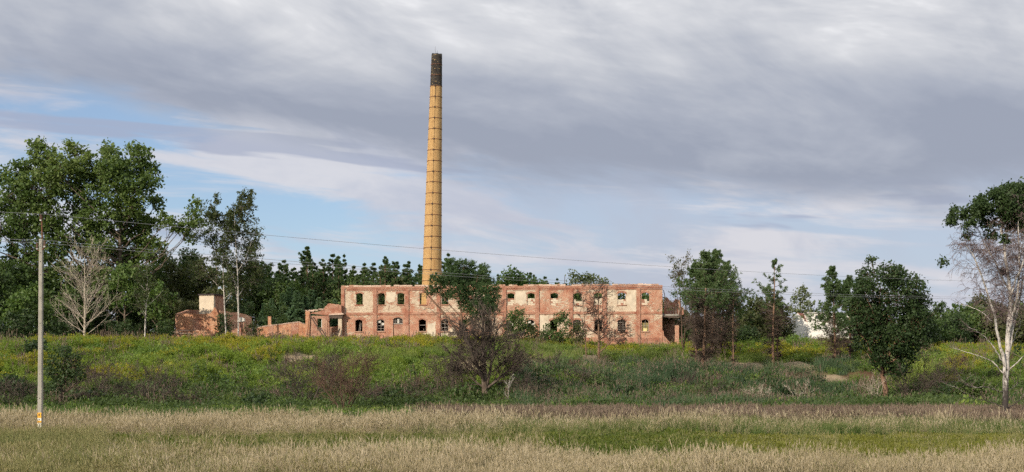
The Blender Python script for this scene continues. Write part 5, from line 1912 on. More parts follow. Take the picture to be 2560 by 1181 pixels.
# large white birch
base = on_ground(2513, 76)
s_ = base[1] / F
t = tree_root('white_birch', 'large white-stemmed weeping birch with bare twigs and dark leafy top', base)
BX = lambda a, b, y=0.0: ((a - 2513) * s_, y, (HZ - b) * s_ + CAMZ - base[2])
r = random.Random(44)
paths = [([(2513, 1085), (2514, 1000), (2516, 920), (2520, 850), (2526, 780), (2524, 720), (2514, 650), (2505, 580), (2500, 520)], .23, .0),
         ([(2514, 960), (2508, 915), (2495, 870), (2478, 800), (2462, 745), (2440, 690), (2420, 650), (2395, 620)], .13, -.6),
         ([(2518, 890), (2532, 840), (2545, 790), (2560, 740), (2575, 680), (2585, 600)], .12, .4),
         ([(2520, 830), (2535, 770), (2542, 700), (2540, 620), (2535, 540), (2530, 495)], .10, -.4),
         ([(2524, 730), (2508, 690), (2490, 640), (2470, 590), (2455, 550)], .08, .6),
         ([(2522, 760), (2530, 700), (2552, 630), (2565, 560)], .07, -.8),
         ([(2480, 805), (2460, 780), (2430, 762), (2405, 755)], .045, .5),
         ([(2512, 910), (2492, 890), (2465, 860), (2440, 838), (2415, 828), (2392, 820)], .055, -.8),
         ([(2510, 935), (2485, 905), (2455, 890), (2420, 880), (2385, 865)], .045, .3),
         ([(2512, 985), (2490, 975), (2462, 970), (2420, 967), (2395, 955), (2380, 935)], .045, -.5),
         ([(2512, 1020), (2480, 1005), (2445, 995), (2410, 975), (2375, 958)], .04, .5),
         ([(2515, 1025), (2540, 1005), (2560, 980), (2585, 965)], .045, -.3),
         ([(2516, 975), (2540, 970), (2570, 955)], .04, .4),
         ([(2517, 930), (2535, 905), (2560, 880), (2590, 850)], .05, -.6),
         ([(2514, 1040), (2540, 1035), (2558, 1028), (2575, 1000)], .03, .2),
         ([(2518, 870), (2545, 850), (2575, 800)], .05, .6)]
segs, nodes = [], []
for (path, ra, yo) in paths:
    ra *= .82
    n_ = len(path) - 1
    fine = []
    for i in range(n_):
        for q in range(3):
            f = (i + q / 3) / n_
            a_ = path[i][0] + (path[i + 1][0] - path[i][0]) * q / 3
            b_ = path[i][1] + (path[i + 1][1] - path[i][1]) * q / 3
            fine.append(BX(a_ + r.uniform(-2, 2) * (f > .05), b_ + r.uniform(-2, 2), yo * f * 2.2 + r.uniform(-.04, .04)))
    fine.append(BX(*path[-1], yo * 2.2))
    m_ = len(fine) - 1
    for i in range(m_):
        segs.append((fine[i], fine[i + 1], ra * (1 - .80 * i / m_), ra * (1 - .80 * (i + 1) / m_)))
    nodes.append((fine, ra))


def two_tone_birch():
    """dark fissured foot, white above"""
    m, k, out = new_mat('birch_bark_dark_foot')
    tc = k.new('ShaderNodeTexCoord')
    sp = k.new('ShaderNodeSeparateXYZ')
    k.link(tc.outputs['Object'], sp.inputs[0])
    n = k.noise(k.mapping(tc.outputs['Object'], (1, 1, .6)), 7.0, 5, .6)
    f = k.math('MULTIPLY_ADD', k.math('SUBTRACT', n, .5), 3.0, sp.outputs['Z'])
    col = k.mix(k.smooth(f, 1.7, 3.4), (.045, .038, .034), k.ramp(n, [(.34, (.07, .06, .055)), (.46, (.40, .37, .34)), (.7, (.60, .57, .53))]))
    principled(k, out, col, .85, .2, n, .02)
    return m


obj('trunk', wood_mesh('trunk', segs, two_tone_birch()), t)
tw2, tipsL = [], []
TP = [dict(n=5, wob=.12, trop=.03, taper=.3), dict(n=4, wob=.14, trop=-.06, taper=.4, cnt=6, f0=.2, ang=(25, 60), len=.55, fall=.3, rr=.5), dict(n=4, wob=.09, trop=-.32, taper=.5, cnt=6, f0=.1, ang=(20, 60), len=.95, fall=.3, rr=.5)]
RM = .0075
SS = [[], [], []]
TT = [[], [], []]
for (fine, ra), (path, _, _) in zip(nodes, paths):
    low = min(p[1] for p in path) > 740
    for i in range(len(fine) // 3 if not low else 3, len(fine)):
        pz = fine[i][2]
        if pz < 5.6 and not low:
            continue
        for _ in range(3 if not low else 1):
            d = nrm((r.uniform(-1, 1), r.uniform(-.8, .8), r.uniform(.0, .8)))
            if low:
                S3, T3 = [[], []], [[], []]
                grow(S3, T3, r, fine[i], nrm((d[0] - .2, d[1], .4)), r.uniform(.4, .9), .012, 0, [dict(n=4, wob=.15, trop=.03, taper=.4), dict(n=3, wob=.15, trop=.02, taper=.5, cnt=3, f0=.2, ang=(20, 50), len=.5, fall=.3, rr=.6)])
                tw2 += flat(S3)
                continue
            grow(SS, TT, r, fine[i], nrm((d[0], d[1], d[2] * (1.0 if pz < 9.5 else .2))), r.uniform(.7, 1.6) * (1.0 if pz < 9.5 else .6), .016, 0, TP)
tw2 += flat(SS)
obj('twigs', wood_mesh('twigs', tw2, M['birchtwig']), t)
C = []
for (a, b, R, n_) in [(2515, 478, 22, 30), (2560, 472, 28, 40), (2480, 490, 20, 24), (2540, 500, 34, 44), (2450, 515, 22, 22), (2575, 520, 30, 36), (2415, 535, 16, 12), (2500, 520, 34, 40), (2560, 570, 20, 16), (2525, 560, 24, 20), (2500, 500, 26, 26), (2535, 490, 30, 34), (2550, 520, 30, 32), (2470, 520, 26, 24), (2520, 535, 30, 30), (2440, 535, 18, 12), (2400, 520, 7, 4), (2390, 545, 16, 9), (2420, 560, 18, 9), (2375, 555, 11, 6), (2480, 555, 20, 12), (2495, 585, 16, 8), (2505, 600, 10, 6), (2555, 555, 24, 18),
                      (2585, 500, 30, 30), (2600, 550, 30, 30), (2365, 655, 7, 4), (2520, 675, 6, 3), (2380, 535, 8, 4), (2430, 588, 6, 3), (2460, 500, 16, 8)]:
    yo = r.uniform(-.9, .9)
    c = np.array(BX(a, b, yo))
    for _ in range(int(n_ * 2.6)):
        d = np.array(nrm((r.gauss(0, 1), r.gauss(0, 1), r.gauss(0, 1)))) * R * s_ * r.random() ** .5
        C.append(c + d * np.array([1, 1.4, .8]))
g = np.random.default_rng(44)
C = np.repeat(np.array(C), 16, 0)
C = C + g.normal(size=C.shape) * .11
V, Fq = leaf_arrays(g, C, .13, .7, .2)
obj('crown', mesh_np('crown', V, [Fq], M['darkleaf']), t)

# ------------------------------------------------------------------ forest behind
protos = []
for i in range(7):
    tr, lw_, dw, crown = pine_meshes(500 + i, 16.0, .19, live=.30 + .03 * i, width=.165 + .016 * i, whorls=16, m=8, L=.46, w=.07, dead=False, dense=1.0, near=False, flat_top=.0, needle='needle', gap=.30)
    protos.append((wood_mesh('trunk', tr + lw_, M['pinebark']), crown))
young = []
for i in range(3):
    tr, lw_, dw, crown = pine_meshes(520 + i, 6.0, .09, live=.05, width=.20, whorls=15, m=5, L=.45, w=.085, dead=False, dense=.8, near=False, flat_top=.05, needle='needle_y')
    young.append((wood_mesh('trunk', tr + lw_, M['bark']), crown))


def forest_tree(k, H, px, Y, label, group, rng, pool=protos, h0=16.0):
    base = on_ground(px, Y)
    s = H / h0
    t = tree_root('forest_pine' if pool is protos else 'young_pine', label, base, 'tree', group, rng.uniform(0, 6.28), 1.0)
    t.scale = (s * rng.uniform(.85, 1.4), s * rng.uniform(.85, 1.4), s)
    obj('trunk', pool[k][0], t); obj('crown', pool[k][1], t)


rf = random.Random(77)
sky_line = [(560, 650), (640, 640), (680, 650), (720, 652), (745, 660), (768, 618), (800, 648), (830, 640), (862, 640), (900, 662), (930, 652), (965, 645), (1000, 645), (1035, 652), (1075, 660), (1122, 640), (1150, 662), (1185, 660), (1215, 668), (1245, 672), (1275, 680), (1330, 678), (1370, 690), (1405, 692), (1430, 700)]
SX, SYy = [a for a, _ in sky_line], [b for _, b in sky_line]
for row, (Y, x0, x1, step, drop) in enumerate(((216, 655, 1420, 31, 16), (228, 640, 1425, 29, 4), (242, 575, 1425, 31, 0))):
    px = x0
    while px < x1:
        top = np.interp(px, SX, SYy) + drop + abs(rf.gauss(0, 11)) - (4 if row == 2 else 0)
        b_ = on_ground(px, Y)
        if px < 850:
            lb, gr = 'dark forest pine standing between the birch pair and the factory', 'forest pines left of the factory'
        elif px < 1075:
            lb, gr = 'dark forest pine behind the factory, left of the chimney', 'forest pines behind the factory left of the chimney'
        else:
            lb, gr = 'dark forest pine behind the factory, right of the chimney', 'forest pines behind the factory right of the chimney'
        forest_tree(rf.randrange(7), hpx(b_, top), px, Y, lb, gr, rf)
        px += step * rf.uniform(.75, 1.25)
for px, top, Y in ((768, 614, 226), (1122, 632, 222), (862, 634, 230), (962, 640, 226), (830, 633, 236)):
    b_ = on_ground(px, Y)
    lb = {768: 'tallest forest pine poking above the treeline left of the factory', 1122: 'forest pine top poking up just right of the chimney', 862: 'forest pine rising right above the factory end wall',
          962: 'taller forest pine top midway between end wall and chimney', 830: 'tall forest pine top above the annex'}[px]
    forest_tree(rf.randrange(7), hpx(b_, top), px, Y, lb, 'forest pines that stand out', rf)
for px, top, Y in ((705, 735, 204), (725, 722, 206), (742, 728, 203), (760, 740, 205), (778, 726, 207), (797, 745, 204), (815, 752, 206), (835, 750, 208), (660, 760, 203), (680, 748, 206)):
    forest_tree(rf.randrange(3), hpx(on_ground(px, Y), top), px, Y, 'bluish young pine in front of the forest left of the annex', 'young pines left of the annex', rf, young, 6.0)
for px, top, Y in ((30, 700, 226), (110, 690, 232), (180, 670, 228), (250, 690, 230), (330, 690, 226), (400, 660, 234), (450, 660, 230), (500, 650, 236), (545, 645, 232), (600, 655, 228)):
    forest_tree(rf.randrange(7), hpx(on_ground(px, Y), top), px, Y, 'shadowy pine deep in the wood behind the poplar and outbuilding', 'pines deep in the left wood', rf)
for px, top, Y in ((1845, 790, 232), (1900, 780, 236), (2160, 800, 236), (2340, 810, 230), (2430, 800, 236), (2520, 800, 232), (1720, 780, 236), (1780, 785, 232)):
    forest_tree(rf.randrange(7), max(4.0, hpx(on_ground(px, Y), top)), px, Y, 'distant dark pine behind the trees right of the factory', 'distant pines on the right', rf)


# ------------------------------------------------------------------ scrub along the lower bank
scrub = []
for i in range(5):
    lob = auto_lobes(600 + i, 1.35, .95, .15, 7)
    wood, crown = lobes_tree(620 + i, lob, .1, .035, .20, 42, M[('darkleaf', 'broad', 'ripe', 'darkleaf', 'broad')[i]], M['twig'], clump=.22, per=8)
    scrub.append(('stems', wood, 'crown', crown))
RM = .010
for i in range(4):
    r = random.Random(640 + i)
    st_ = []
    for j in range(6):
        az = 6.283 * j / 6 + r.uniform(-.3, .3)
        th = math.radians(55 * math.sqrt(r.uniform(.1, 1)))
        st_.append(((.05 * math.cos(az), .05 * math.sin(az), -.05), (math.sin(th) * math.cos(az), math.sin(th) * math.sin(az), math.cos(th)), 1.5 * r.uniform(.7, 1.0), .022))
    S, T = skeleton(640 + i, BP(6, 5, 3), st_)
    mt = M[('twig', 'twig', 'twig_red', 'twig')[i]]
    scrub.append(('stems', wood_mesh('stems', S[0], mt), 'twigs', wood_mesh('twigs', flat(S, 1), mt)))
rs = random.Random(909)
for (x0, x1, y0, y1, n, where) in ((0, 640, 950, 1030, 20, 'on the lower bank left of the middle bare shrubs'), (640, 1180, 935, 1030, 16, 'on the bank around the middle bare shrubs'),
                                   (1300, 1760, 900, 1010, 12, 'on the bank below the spreading dead tree'), (1780, 2160, 935, 1015, 15, 'on the bank below the slim lone pine'),
                                   (2260, 2560, 900, 1012, 14, 'on the bank behind the white birch')):
    for j in range(n):
        px, py = rs.uniform(x0, x1), y1 - (y1 - y0) * rs.random() ** 1.6
        k = rs.randrange(9)
        base = gp(px, py)
        leafy = k < 5
        t = tree_root('scrub_bush' if leafy else 'scrub_brush', ('low leafy scrub bush ' if leafy else 'low bare twiggy brush ') + where, base, 'bush', ('leafy scrub ' if leafy else 'bare brush ') + where, rs.uniform(0, 6.28), rs.uniform(.65, 1.35))
        obj(scrub[k][0], scrub[k][1], t)
        obj(scrub[k][2], scrub[k][3], t)


# ------------------------------------------------------------------ ground cover (stuff)
def blades(g, n, h, spread, w, lean, seg=3, z0=0.0, hvar=.35, curve=.6):
    """n bent tapering blades; returns V,F,tip"""
    a = g.uniform(0, 6.283, n)
    rr = spread * np.sqrt(g.uniform(0, 1, n))
    root = np.stack([rr * np.cos(a), rr * np.sin(a), np.full(n, z0)], -1)
    H = h * g.uniform(1 - hvar, 1 + hvar * .5, n)
    la = g.uniform(0, 6.283, n)
    ld = np.stack([np.cos(la), np.sin(la), np.zeros(n)], -1) * (lean * g.uniform(.2, 1.2, n))[:, None]
    side = np.stack([-np.sin(la + g.uniform(-1, 1, n)), np.cos(la), np.zeros(n)], -1)
    side = unit(side)
    V, tip = [], []
    for i in range(seg + 1):
        t = i / seg
        c = root + ld * (H * (t * (1 - curve) + curve * t * t))[:, None]
        c[:, 2] += H * (t - .25 * lean * t * t)
        ww = w * (1 - t ** 1.6) * (.6 + .4 * min(1, t * 3)) + .0015
        V += [c - side * ww * .5, c + side * ww * .5]
        tip += [np.full(n, t), np.full(n, t)]
    V = np.stack(V, 1)
    tip = np.stack(tip, 1)
    k = 2 * (seg + 1)
    base = (np.arange(n) * k)[:, None]
    Fq = np.concatenate([base + np.array([[2 * i, 2 * i + 1, 2 * i + 3, 2 * i + 2]]) for i in range(seg)], 0)
    ends = V[:, -1, :] * .5 + V[:, -2, :] * .5
    ed = unit(V[:, -1, :] - V[:, -3, :])
    return V.reshape(-1, 3), Fq, tip.ravel(), ends, ed


def plumes(g, ends, dirs, L, w, drop=0.15, per=2):
    """feathery seed heads: crossed spindle blades at stem tips"""
    P = np.repeat(ends, per, 0)
    D = unit(np.repeat(dirs, per, 0) + g.normal(size=(len(P), 3)) * .16 + np.array([0, 0, -drop]))
    s = (L * g.uniform(.7, 1.2, len(P)))[:, None]
    side = unit(np.cross(D, rand_unit(g, len(P)))) * w
    P = P - D * s * .35
    V = np.stack([P, P + D * s * .35 - side * .5, P + D * s, P + D * s * .4 + side * .5], 1).reshape(-1, 3)
    return V, np.arange(len(V)).reshape(-1, 4)


class Clump:
    def __init__(self):
        self.V, self.F, self.m, self.t, self.n = [], [], [], [], 0

    def add(self, V, Fq, m=0, tip=None):
        self.V.append(V); self.F.append(Fq + self.n); self.m += [m] * len(Fq)
        self.t.append(np.full(len(V), .5) if tip is None else tip)
        self.n += len(V)

    def mesh(self, name, mats):
        return mesh_np(name, np.concatenate(self.V), [np.concatenate(self.F)], mats, False, self.m, {'tip': np.concatenate(self.t)})


M['drygrass'] = leaf_mat('dry_grass', [(.148, .155, .067), (.264, .230, .130), (.349, .299, .192)], .5, .3, .2,
                         tipcol=[(.254, .219, .130), (.391, .331, .232), (.487, .427, .322)], tip_range=(.25, .7), patch=.16)
M['mixgrass'] = leaf_mat('mixed_grass', [(.088, .140, .034), (.156, .190, .056), (.229, .224, .095)], .5, .3, .2,
                         tipcol=[(.136, .162, .056), (.250, .235, .112), (.344, .280, .168)], tip_range=(.3, .9), patch=.18)
M['greengrass'] = leaf_mat('green_grass', [(.048, .095, .022), (.085, .145, .034), (.14, .185, .055)], .5, .35, .2,
                           tipcol=[(.10, .145, .045), (.17, .19, .075), (.26, .235, .13)], tip_range=(.4, 1.0), patch=.12)
M['banktall'] = leaf_mat('bank_grass', [(.086, .137, .028), (.138, .200, .044), (.207, .247, .067)], .5, .35, .2,
                         tipcol=[(.125, .175, .05), (.190, .225, .075), (.26, .25, .12)], tip_range=(.5, 1.0), patch=.12)
M['shaded_herb'] = leaf_mat('nettle', [(.036, .065, .021), (.067, .105, .032), (.108, .147, .046)], .35, .35, .25, patch=.10)  # bank herb darkened: shade of the lower bank put into the colour
M['lowweed'] = leaf_mat('low_weed', [(.047, .075, .013), (.084, .114, .020), (.145, .158, .033)], .5, .3, .2, patch=.2)
M['lawn'] = leaf_mat('yellow_green_weed', [(.085, .105, .018), (.145, .155, .028), (.205, .200, .045)], .5, .3, .2, patch=.2)
M['reedleaf'] = leaf_mat('reed_leaf', [(.045, .094, .037), (.081, .144, .057), (.138, .194, .081)], .5, .3, .25, patch=.12)
M['reedplume'] = leaf_mat('reed_plume', [(.13, .095, .075), (.19, .145, .115), (.26, .205, .165)], .5, .25, .1, patch=.2)
M['herb'] = leaf_mat('bank_herb', [(.059, .112, .025), (.124, .195, .039), (.234, .288, .061)], .35, .35, .25, patch=.10)
M['herb2'] = leaf_mat('bank_herb_light', [(.091, .145, .029), (.160, .224, .044), (.259, .289, .071)], .35, .35, .25, patch=.10)
M['goldleaf'] = leaf_mat('goldenrod_leaf', [(.097, .156, .023), (.158, .229, .033), (.235, .278, .050)], .4, .4, .25, patch=.1)
M['goldflower'] = leaf_mat('goldenrod_flower', [(.16, .185, .022), (.26, .25, .030), (.36, .31, .042)], .5, .3, .1, patch=.2)
M['dryherb'] = leaf_mat('dry_herb', [(.138, .107, .060), (.237, .189, .108), (.338, .275, .168)], .5, .2, .1, patch=.2)
M['darkreed'] = leaf_mat('bank_reed', [(.039, .074, .039), (.073, .117, .056), (.133, .172, .079)], .5, .25, .25, patch=.12)


GATHER = 3                                        # plants gathered into one clump


def clump_set(kind, n, seed0):
    out = []
    for i in range(n):
        whole = Clump()
        for part in range(GATHER):
            g = np.random.default_rng((seed0 + i) * 7 + part)
            c, mats = one_clump(kind, g)
            off = np.array([.42 * math.cos(2.094 * part + i), .42 * math.sin(2.094 * part + i), 0]) * g.uniform(.6, 1.1)
            V = np.concatenate(c.V) * np.array([1, 1, g.uniform(.8, 1.2)]) + off
            whole.V.append(V)
            whole.F.append(np.concatenate(c.F) + whole.n)
            whole.m += c.m
            whole.t += c.t
            whole.n += len(V)
        out.append(whole.mesh(kind + '_clump', mats))
    return out


def one_clump(kind, g):
    if True:
        c = Clump()
        mats = None
        if kind in ('dry', 'mix'):
            V, Fq, tp, e, d = blades(g, 16, .70, .22, .015, .35, 3)
            c.add(V, Fq, 0, tp)
            V, Fq, tp, e, d = blades(g, 7, 1.05, .22, .009, .26, 3, hvar=.35)
            c.add(V, Fq, 0, tp)
            V, Fq = plumes(g, e, d, .24, .032)
            c.add(V, Fq, 0, np.full(len(V), 1.0))
            mats = [M['drygrass' if kind == 'dry' else 'mixgrass']]
        elif kind == 'green':
            V, Fq, tp, e, d = blades(g, 26, .72, .24, .016, .40, 3)
            c.add(V, Fq, 0, tp)
            mats = [M['greengrass']]
        elif kind in ('low', 'lawn'):
            C = g.normal(size=(46, 3)) * np.array([.17, .17, .05]) + np.array([0, 0, .12])
            V, Fq = leaf_arrays(g, C, .085, .6, .5)
            c.add(V, Fq, 0)
            V, Fq, tp, e, d = blades(g, 10, .30, .2, .010, .4, 2)
            c.add(V, Fq, 0, tp)
            mats = [M['lowweed' if kind == 'low' else 'lawn']]
        elif kind == 'reed':
            V, Fq, tp, e, d = blades(g, 7, 1.05, .28, .014, .12, 3, hvar=.2)
            c.add(V, Fq, 0, tp)
            V2, F2 = plumes(g, e, d, .24, .042, .25, 2)
            c.add(V2, F2, 1)
            V, Fq, tp, e, d = blades(g, 22, .85, .30, .024, .45, 3, hvar=.4)
            c.add(V, Fq, 0, tp)
            mats = [M['reedleaf'], M['reedplume']]
        elif kind == 'bankreed':
            V, Fq, tp, e, d = blades(g, 30, 1.0, .45, .040, .60, 3, hvar=.5)
            c.add(V, Fq, 0, tp)
            V, Fq, tp, e, d = blades(g, 1, 1.1, .4, .016, .2, 2, hvar=.2)
            c.add(V, Fq, 0, tp)
            V2, F2 = plumes(g, e, d, .22, .04, .25, 2)
            c.add(V2, F2, 1)
            mats = [M['darkreed'], M['reedplume']]
        elif kind in ('herb', 'herb2', 'shaded_herb'):
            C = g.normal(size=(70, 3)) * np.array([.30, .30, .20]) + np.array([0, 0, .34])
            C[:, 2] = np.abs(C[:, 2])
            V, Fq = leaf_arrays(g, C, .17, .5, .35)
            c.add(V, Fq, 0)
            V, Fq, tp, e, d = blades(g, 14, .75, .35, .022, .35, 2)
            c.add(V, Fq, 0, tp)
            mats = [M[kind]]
        elif kind == 'tall':
            V, Fq, tp, e, d = blades(g, 34, .85, .38, .020, .40, 3)
            c.add(V, Fq, 0, tp)
            mats = [M['banktall']]
        elif kind == 'dryherb':
            V, Fq, tp, e, d = blades(g, 26, .45, .40, .018, .7, 2)
            c.add(V, Fq, 0, tp)
            mats = [M['dryherb']]
        elif kind == 'gold':
            V, Fq, tp, e, d = blades(g, 13, .82, .34, .016, .16, 2, hvar=.25)
            c.add(V, Fq, 0, tp)
            k = 5
            t = g.uniform(.25, .9, (len(e), k))
            C = (e[:, None, :] * t[:, :, None] + g.normal(size=(len(e), k, 3)) * .05).reshape(-1, 3)
            V, Fq = leaf_arrays(g, C, .15, .3, .2)
            c.add(V, Fq, 0)
            C = np.repeat(e, 6, 0) + g.normal(size=(len(e) * 6, 3)) * np.array([.055, .055, .06]) - np.array([0, 0, .03])
            V, Fq = leaf_arrays(g, C, .10, .5, .6)
            c.add(V, Fq, 1)
            mats = [M['goldleaf'], M['goldflower']]
        elif kind == 'stalk':
            V, Fq, tp, e, d = blades(g, 6, 1.35, .35, .020, .18, 3, hvar=.4)
            c.add(V, Fq, 0, tp)
            V, Fq = plumes(g, e, d, .35, .05, .1, 3)
            c.add(V, Fq, 0)
            mats = [M['reedplume']]
        elif kind == 'goldgreen':
            V, Fq, tp, e, d = blades(g, 13, .80, .34, .016, .16, 2, hvar=.25)
            c.add(V, Fq, 0, tp)
            k = 8
            t = g.uniform(.25, 1.0, (len(e), k))
            C = (e[:, None, :] * t[:, :, None] + g.normal(size=(len(e), k, 3)) * .05).reshape(-1, 3)
            V, Fq = leaf_arrays(g, C, .15, .3, .2)
            c.add(V, Fq, 0)
            mats = [M['goldleaf']]
    return c, mats


def scatter(name, label, cat, kinds, X, Y, scale, seed):
    """one object whose points each carry a clump"""
    g = np.random.default_rng(seed)
    n = len(X)
    coll = bpy.data.collections.new(name + '_clumps')
    cnt = 0
    for kd, k in kinds:
        for me in clump_set(kd, k, seed * 10 + cnt):
            o = bpy.data.objects.new('%s_clump_%02d' % (name, cnt), me)
            coll.objects.link(o)
            cnt += 1
    Z = height(X, Y) - .02
    me = bpy.data.meshes.new(name)
    me.vertices.add(n)
    me.vertices.foreach_set('co', np.stack([X, Y, Z], -1).astype(np.float32).ravel())
    for an, typ, val, key in (('rot', 'FLOAT_VECTOR', np.stack([g.normal(0, .07, n), g.normal(0, .07, n), g.uniform(0, 6.283, n)], -1), 'vector'),
                              ('scl', 'FLOAT_VECTOR', np.stack([scale * g.uniform(.8, 1.2, n), scale * g.uniform(.8, 1.2, n), scale * g.uniform(.75, 1.25, n)], -1), 'vector'),
                              ('idx', 'INT', g.integers(0, cnt, n), 'value')):
        a = me.attributes.new(an, typ, 'POINT')
        a.data.foreach_set(key, np.ascontiguousarray(val.astype(np.int32 if typ == 'INT' else np.float32)).ravel())
    o = obj(name, me)
    tag(o, label, cat, kind='stuff')
    ng = bpy.data.node_groups.new(name + '_scatter', 'GeometryNodeTree')
    ng.interface.new_socket('Geometry', in_out='INPUT', socket_type='NodeSocketGeometry')
    ng.interface.new_socket('Geometry', in_out='OUTPUT', socket_type='NodeSocketGeometry')
    nd = ng.nodes
    gi, go = nd.new('NodeGroupInput'), nd.new('NodeGroupOutput')
    ip = nd.new('GeometryNodeInstanceOnPoints')
    ci = nd.new('GeometryNodeCollectionInfo')
    ci.inputs['Collection'].default_value = coll
    ci.inputs['Separate Children'].default_value = True
    ci.inputs['Reset Children'].default_value = True
    ip.inputs['Pick Instance'].default_value = True
    ng.links.new(gi.outputs[0], ip.inputs['Points'])
    ng.links.new(ci.outputs[0], ip.inputs['Instance'])
    for an, typ, sock in (('rot', 'FLOAT_VECTOR', 'Rotation'), ('scl', 'FLOAT_VECTOR', 'Scale'), ('idx', 'INT', 'Instance Index')):
        na = nd.new('GeometryNodeInputNamedAttribute')
        na.data_type = typ
        na.inputs['Name'].default_value = an
        ng.links.new([s for s in na.outputs if s.enabled and s.name == 'Attribute'][0], ip.inputs[sock])
    ng.links.new(ip.outputs[0], go.inputs[0])
    md = o.modifiers.new('scatter', 'NODES')
    md.node_group = ng
    return o


gs = np.random.default_rng(2024)


def sample(Y0, Y1, dens, px0=-220, px1=2780):
    area = (px1 - px0) / F * (Y1 * Y1 - Y0 * Y0) / 2
    n = int(area * dens / GATHER * 1.05)
    Y = np.sqrt(gs.uniform(Y0 * Y0, Y1 * Y1, n))
    px = gs.uniform(px0, px1, n)
    return (px - CX) / F * Y, Y, px


def wave(x, s=0.0):
    return np.sin(x * .23 + s) * .5 + np.sin(x * .61 + 1.7 * s) * .3 + np.sin(x * 1.37 + .6 * s) * .2


def blob(x, y, s):
    """smooth 0..1 patch noise"""
    v = np.sin(x * .31 + s) * np.sin(y * .43 - s * 1.3) + .6 * np.sin(x * .83 - y * .37 + 2 * s) + .5 * np.sin(x * .55 + y * 1.07 + s * .7) + .35 * np.sin(x * 2.1 + s) * np.sin(y * 1.7 + s)
    return 1 / (1 + np.exp(-v * 1.6))


# --- field
X, Y, px = sample(36, 47.5, 42)
far = 45.6 - 2.6 * sstep(1150, 1650, px) + wave(X, .3) * .8
keep = Y < far
X, Y, px = X[keep], Y[keep], px[keep]
greenish = np.clip(1.15 - px / 900, 0, 1) * .95 + blob(X, Y, 3.1) * .35 - .12
gr = gs.uniform(0, 1, len(X)) < greenish
scatter('dry_grass', 'pale dry straw-coloured meadow grass covering the near field', 'grass', [('dry', 6)], X[~gr], Y[~gr], (.42 + .34 * blob(X * .8, Y, 2.9))[~gr], 31)
scatter('mixed_grass', 'green and brownish mixed meadow grass in the near corner of the field', 'grass', [('mix', 5)], X[gr], Y[gr], (.38 + .34 * blob(X * .8, Y, 2.9))[gr], 32)

X, Y, px = sample(40.5, 68, 28)
z3 = 62 + 3.5 * sstep(1150, 1650, px) + wave(X, 1.2) * 1.2
keep = (Y > 45.2 - 2.6 * sstep(1150, 1650, px) + wave(X, .3) * .8) & (Y < z3)
X, Y, px = X[keep], Y[keep], px[keep]
lawn = gs.uniform(0, 1, len(X)) < sstep(1350, 1900, px + wave(X, 4) * 200)
dryin = (gs.uniform(0, 1, len(X)) < .10 * (px < 1350) + .6 * (px < 260) + .04)
scatter('low_weeds', 'strip of low dark olive weeds between the grass belts', 'weeds', [('low', 4)], X[~lawn & ~dryin], Y[~lawn & ~dryin], 1.35, 33)
scatter('yellow_green_weeds', 'strip of short yellow-green weeds across the right of the field', 'weeds', [('lawn', 4)], X[lawn & ~dryin], Y[lawn & ~dryin], 1.0, 34)
scatter('sparse_grass', 'sparse grass stalks standing in the low weed strip', 'grass', [('mix', 4)], X[dryin], Y[dryin], .55, 35)

X, Y, px = sample(60, 76, 26)
z3 = 62 + 3.5 * sstep(1150, 1650, px) + wave(X, 1.2) * 1.2
endl = np.where(px < 1150, 71.0, 73.0) + wave(X, 5.2) * 1.2
keep = (Y > z3) & (Y < endl)
X, Y, px = X[keep], Y[keep], px[keep]
pg = sstep(900, 1350, px) * .82
gr = gs.uniform(0, 1, len(X)) < pg
scatter('dry_grass_belt', 'belt of pale dry grass behind the low weed strip', 'grass', [('dry', 5)], X[~gr], Y[~gr], (.60 + .35 * blob(X * .7, Y, 1.4))[~gr], 36)
scatter('green_grass_belt', 'belt of fresh green grass in front of the purple-brown reeds', 'grass', [('green', 5)], X[gr], Y[gr], (.75 + .35 * blob(X * .7, Y, 1.4))[gr], 37)

X, Y, px = sample(70, 88, 17)
keep = (px > 1080 + wave(Y * 3, 2) * 60) & (Y > 72.0 + wave(X, 5.2) * 1.2) & (Y < 87)
X, Y, px = X[keep], Y[keep], px[keep]
scatter('reeds', 'wide belt of reeds with purple-brown plumes along the foot of the bank', 'reeds', [('reed', 6)], X, Y, .80, 38)

X, Y, px = sample(69, 124, 5.5)
keep = ~((px > 1080) & (Y < 86)) & (Y > 71)
X, Y, px = X[keep], Y[keep], px[keep]
gr = gs.uniform(0, 1, len(X)) < .08 + .2 * blob(X, Y, 1.1)
scatter('field_edge_herbs', 'green herbs with shade painted into their colour where the field meets the bank', 'weeds', [('shaded_herb', 5), ('herb', 1)], X[~gr], Y[~gr], .72, 39)
scatter('field_edge_grass', 'green grass tufts where the field meets the bank', 'grass', [('tall', 4)], X[gr], Y[gr], .70, 40)

# --- bank and plateau
X, Y, px = sample(104, 186, 6.0)
Z = height(X, Y)
py = HZ - (Z - CAMZ) * F / Y
bare_ = np.maximum(spot(X, Y, SOILW), spot(X, Y, EARTHW) * 1.1)
keep = gs.uniform(0, 1, len(X)) > bare_ * 1.6
inside = (Y > FY0 + (X - FX0) / (FX1 - FX0) * (FY1 - FY0) - .35) & (X > (425 - CX) / F * 184) & (X < FX1 + 3)
keep &= ~inside
X, Y, px, py = X[keep], Y[keep], px[keep], py[keep]
u = gs.uniform(0, 1, len(X))
# each stretch of the bank is taken by the plant that does best there, so patches hold together
def big(s):
    return blob(X * .55, Y * .55, s)


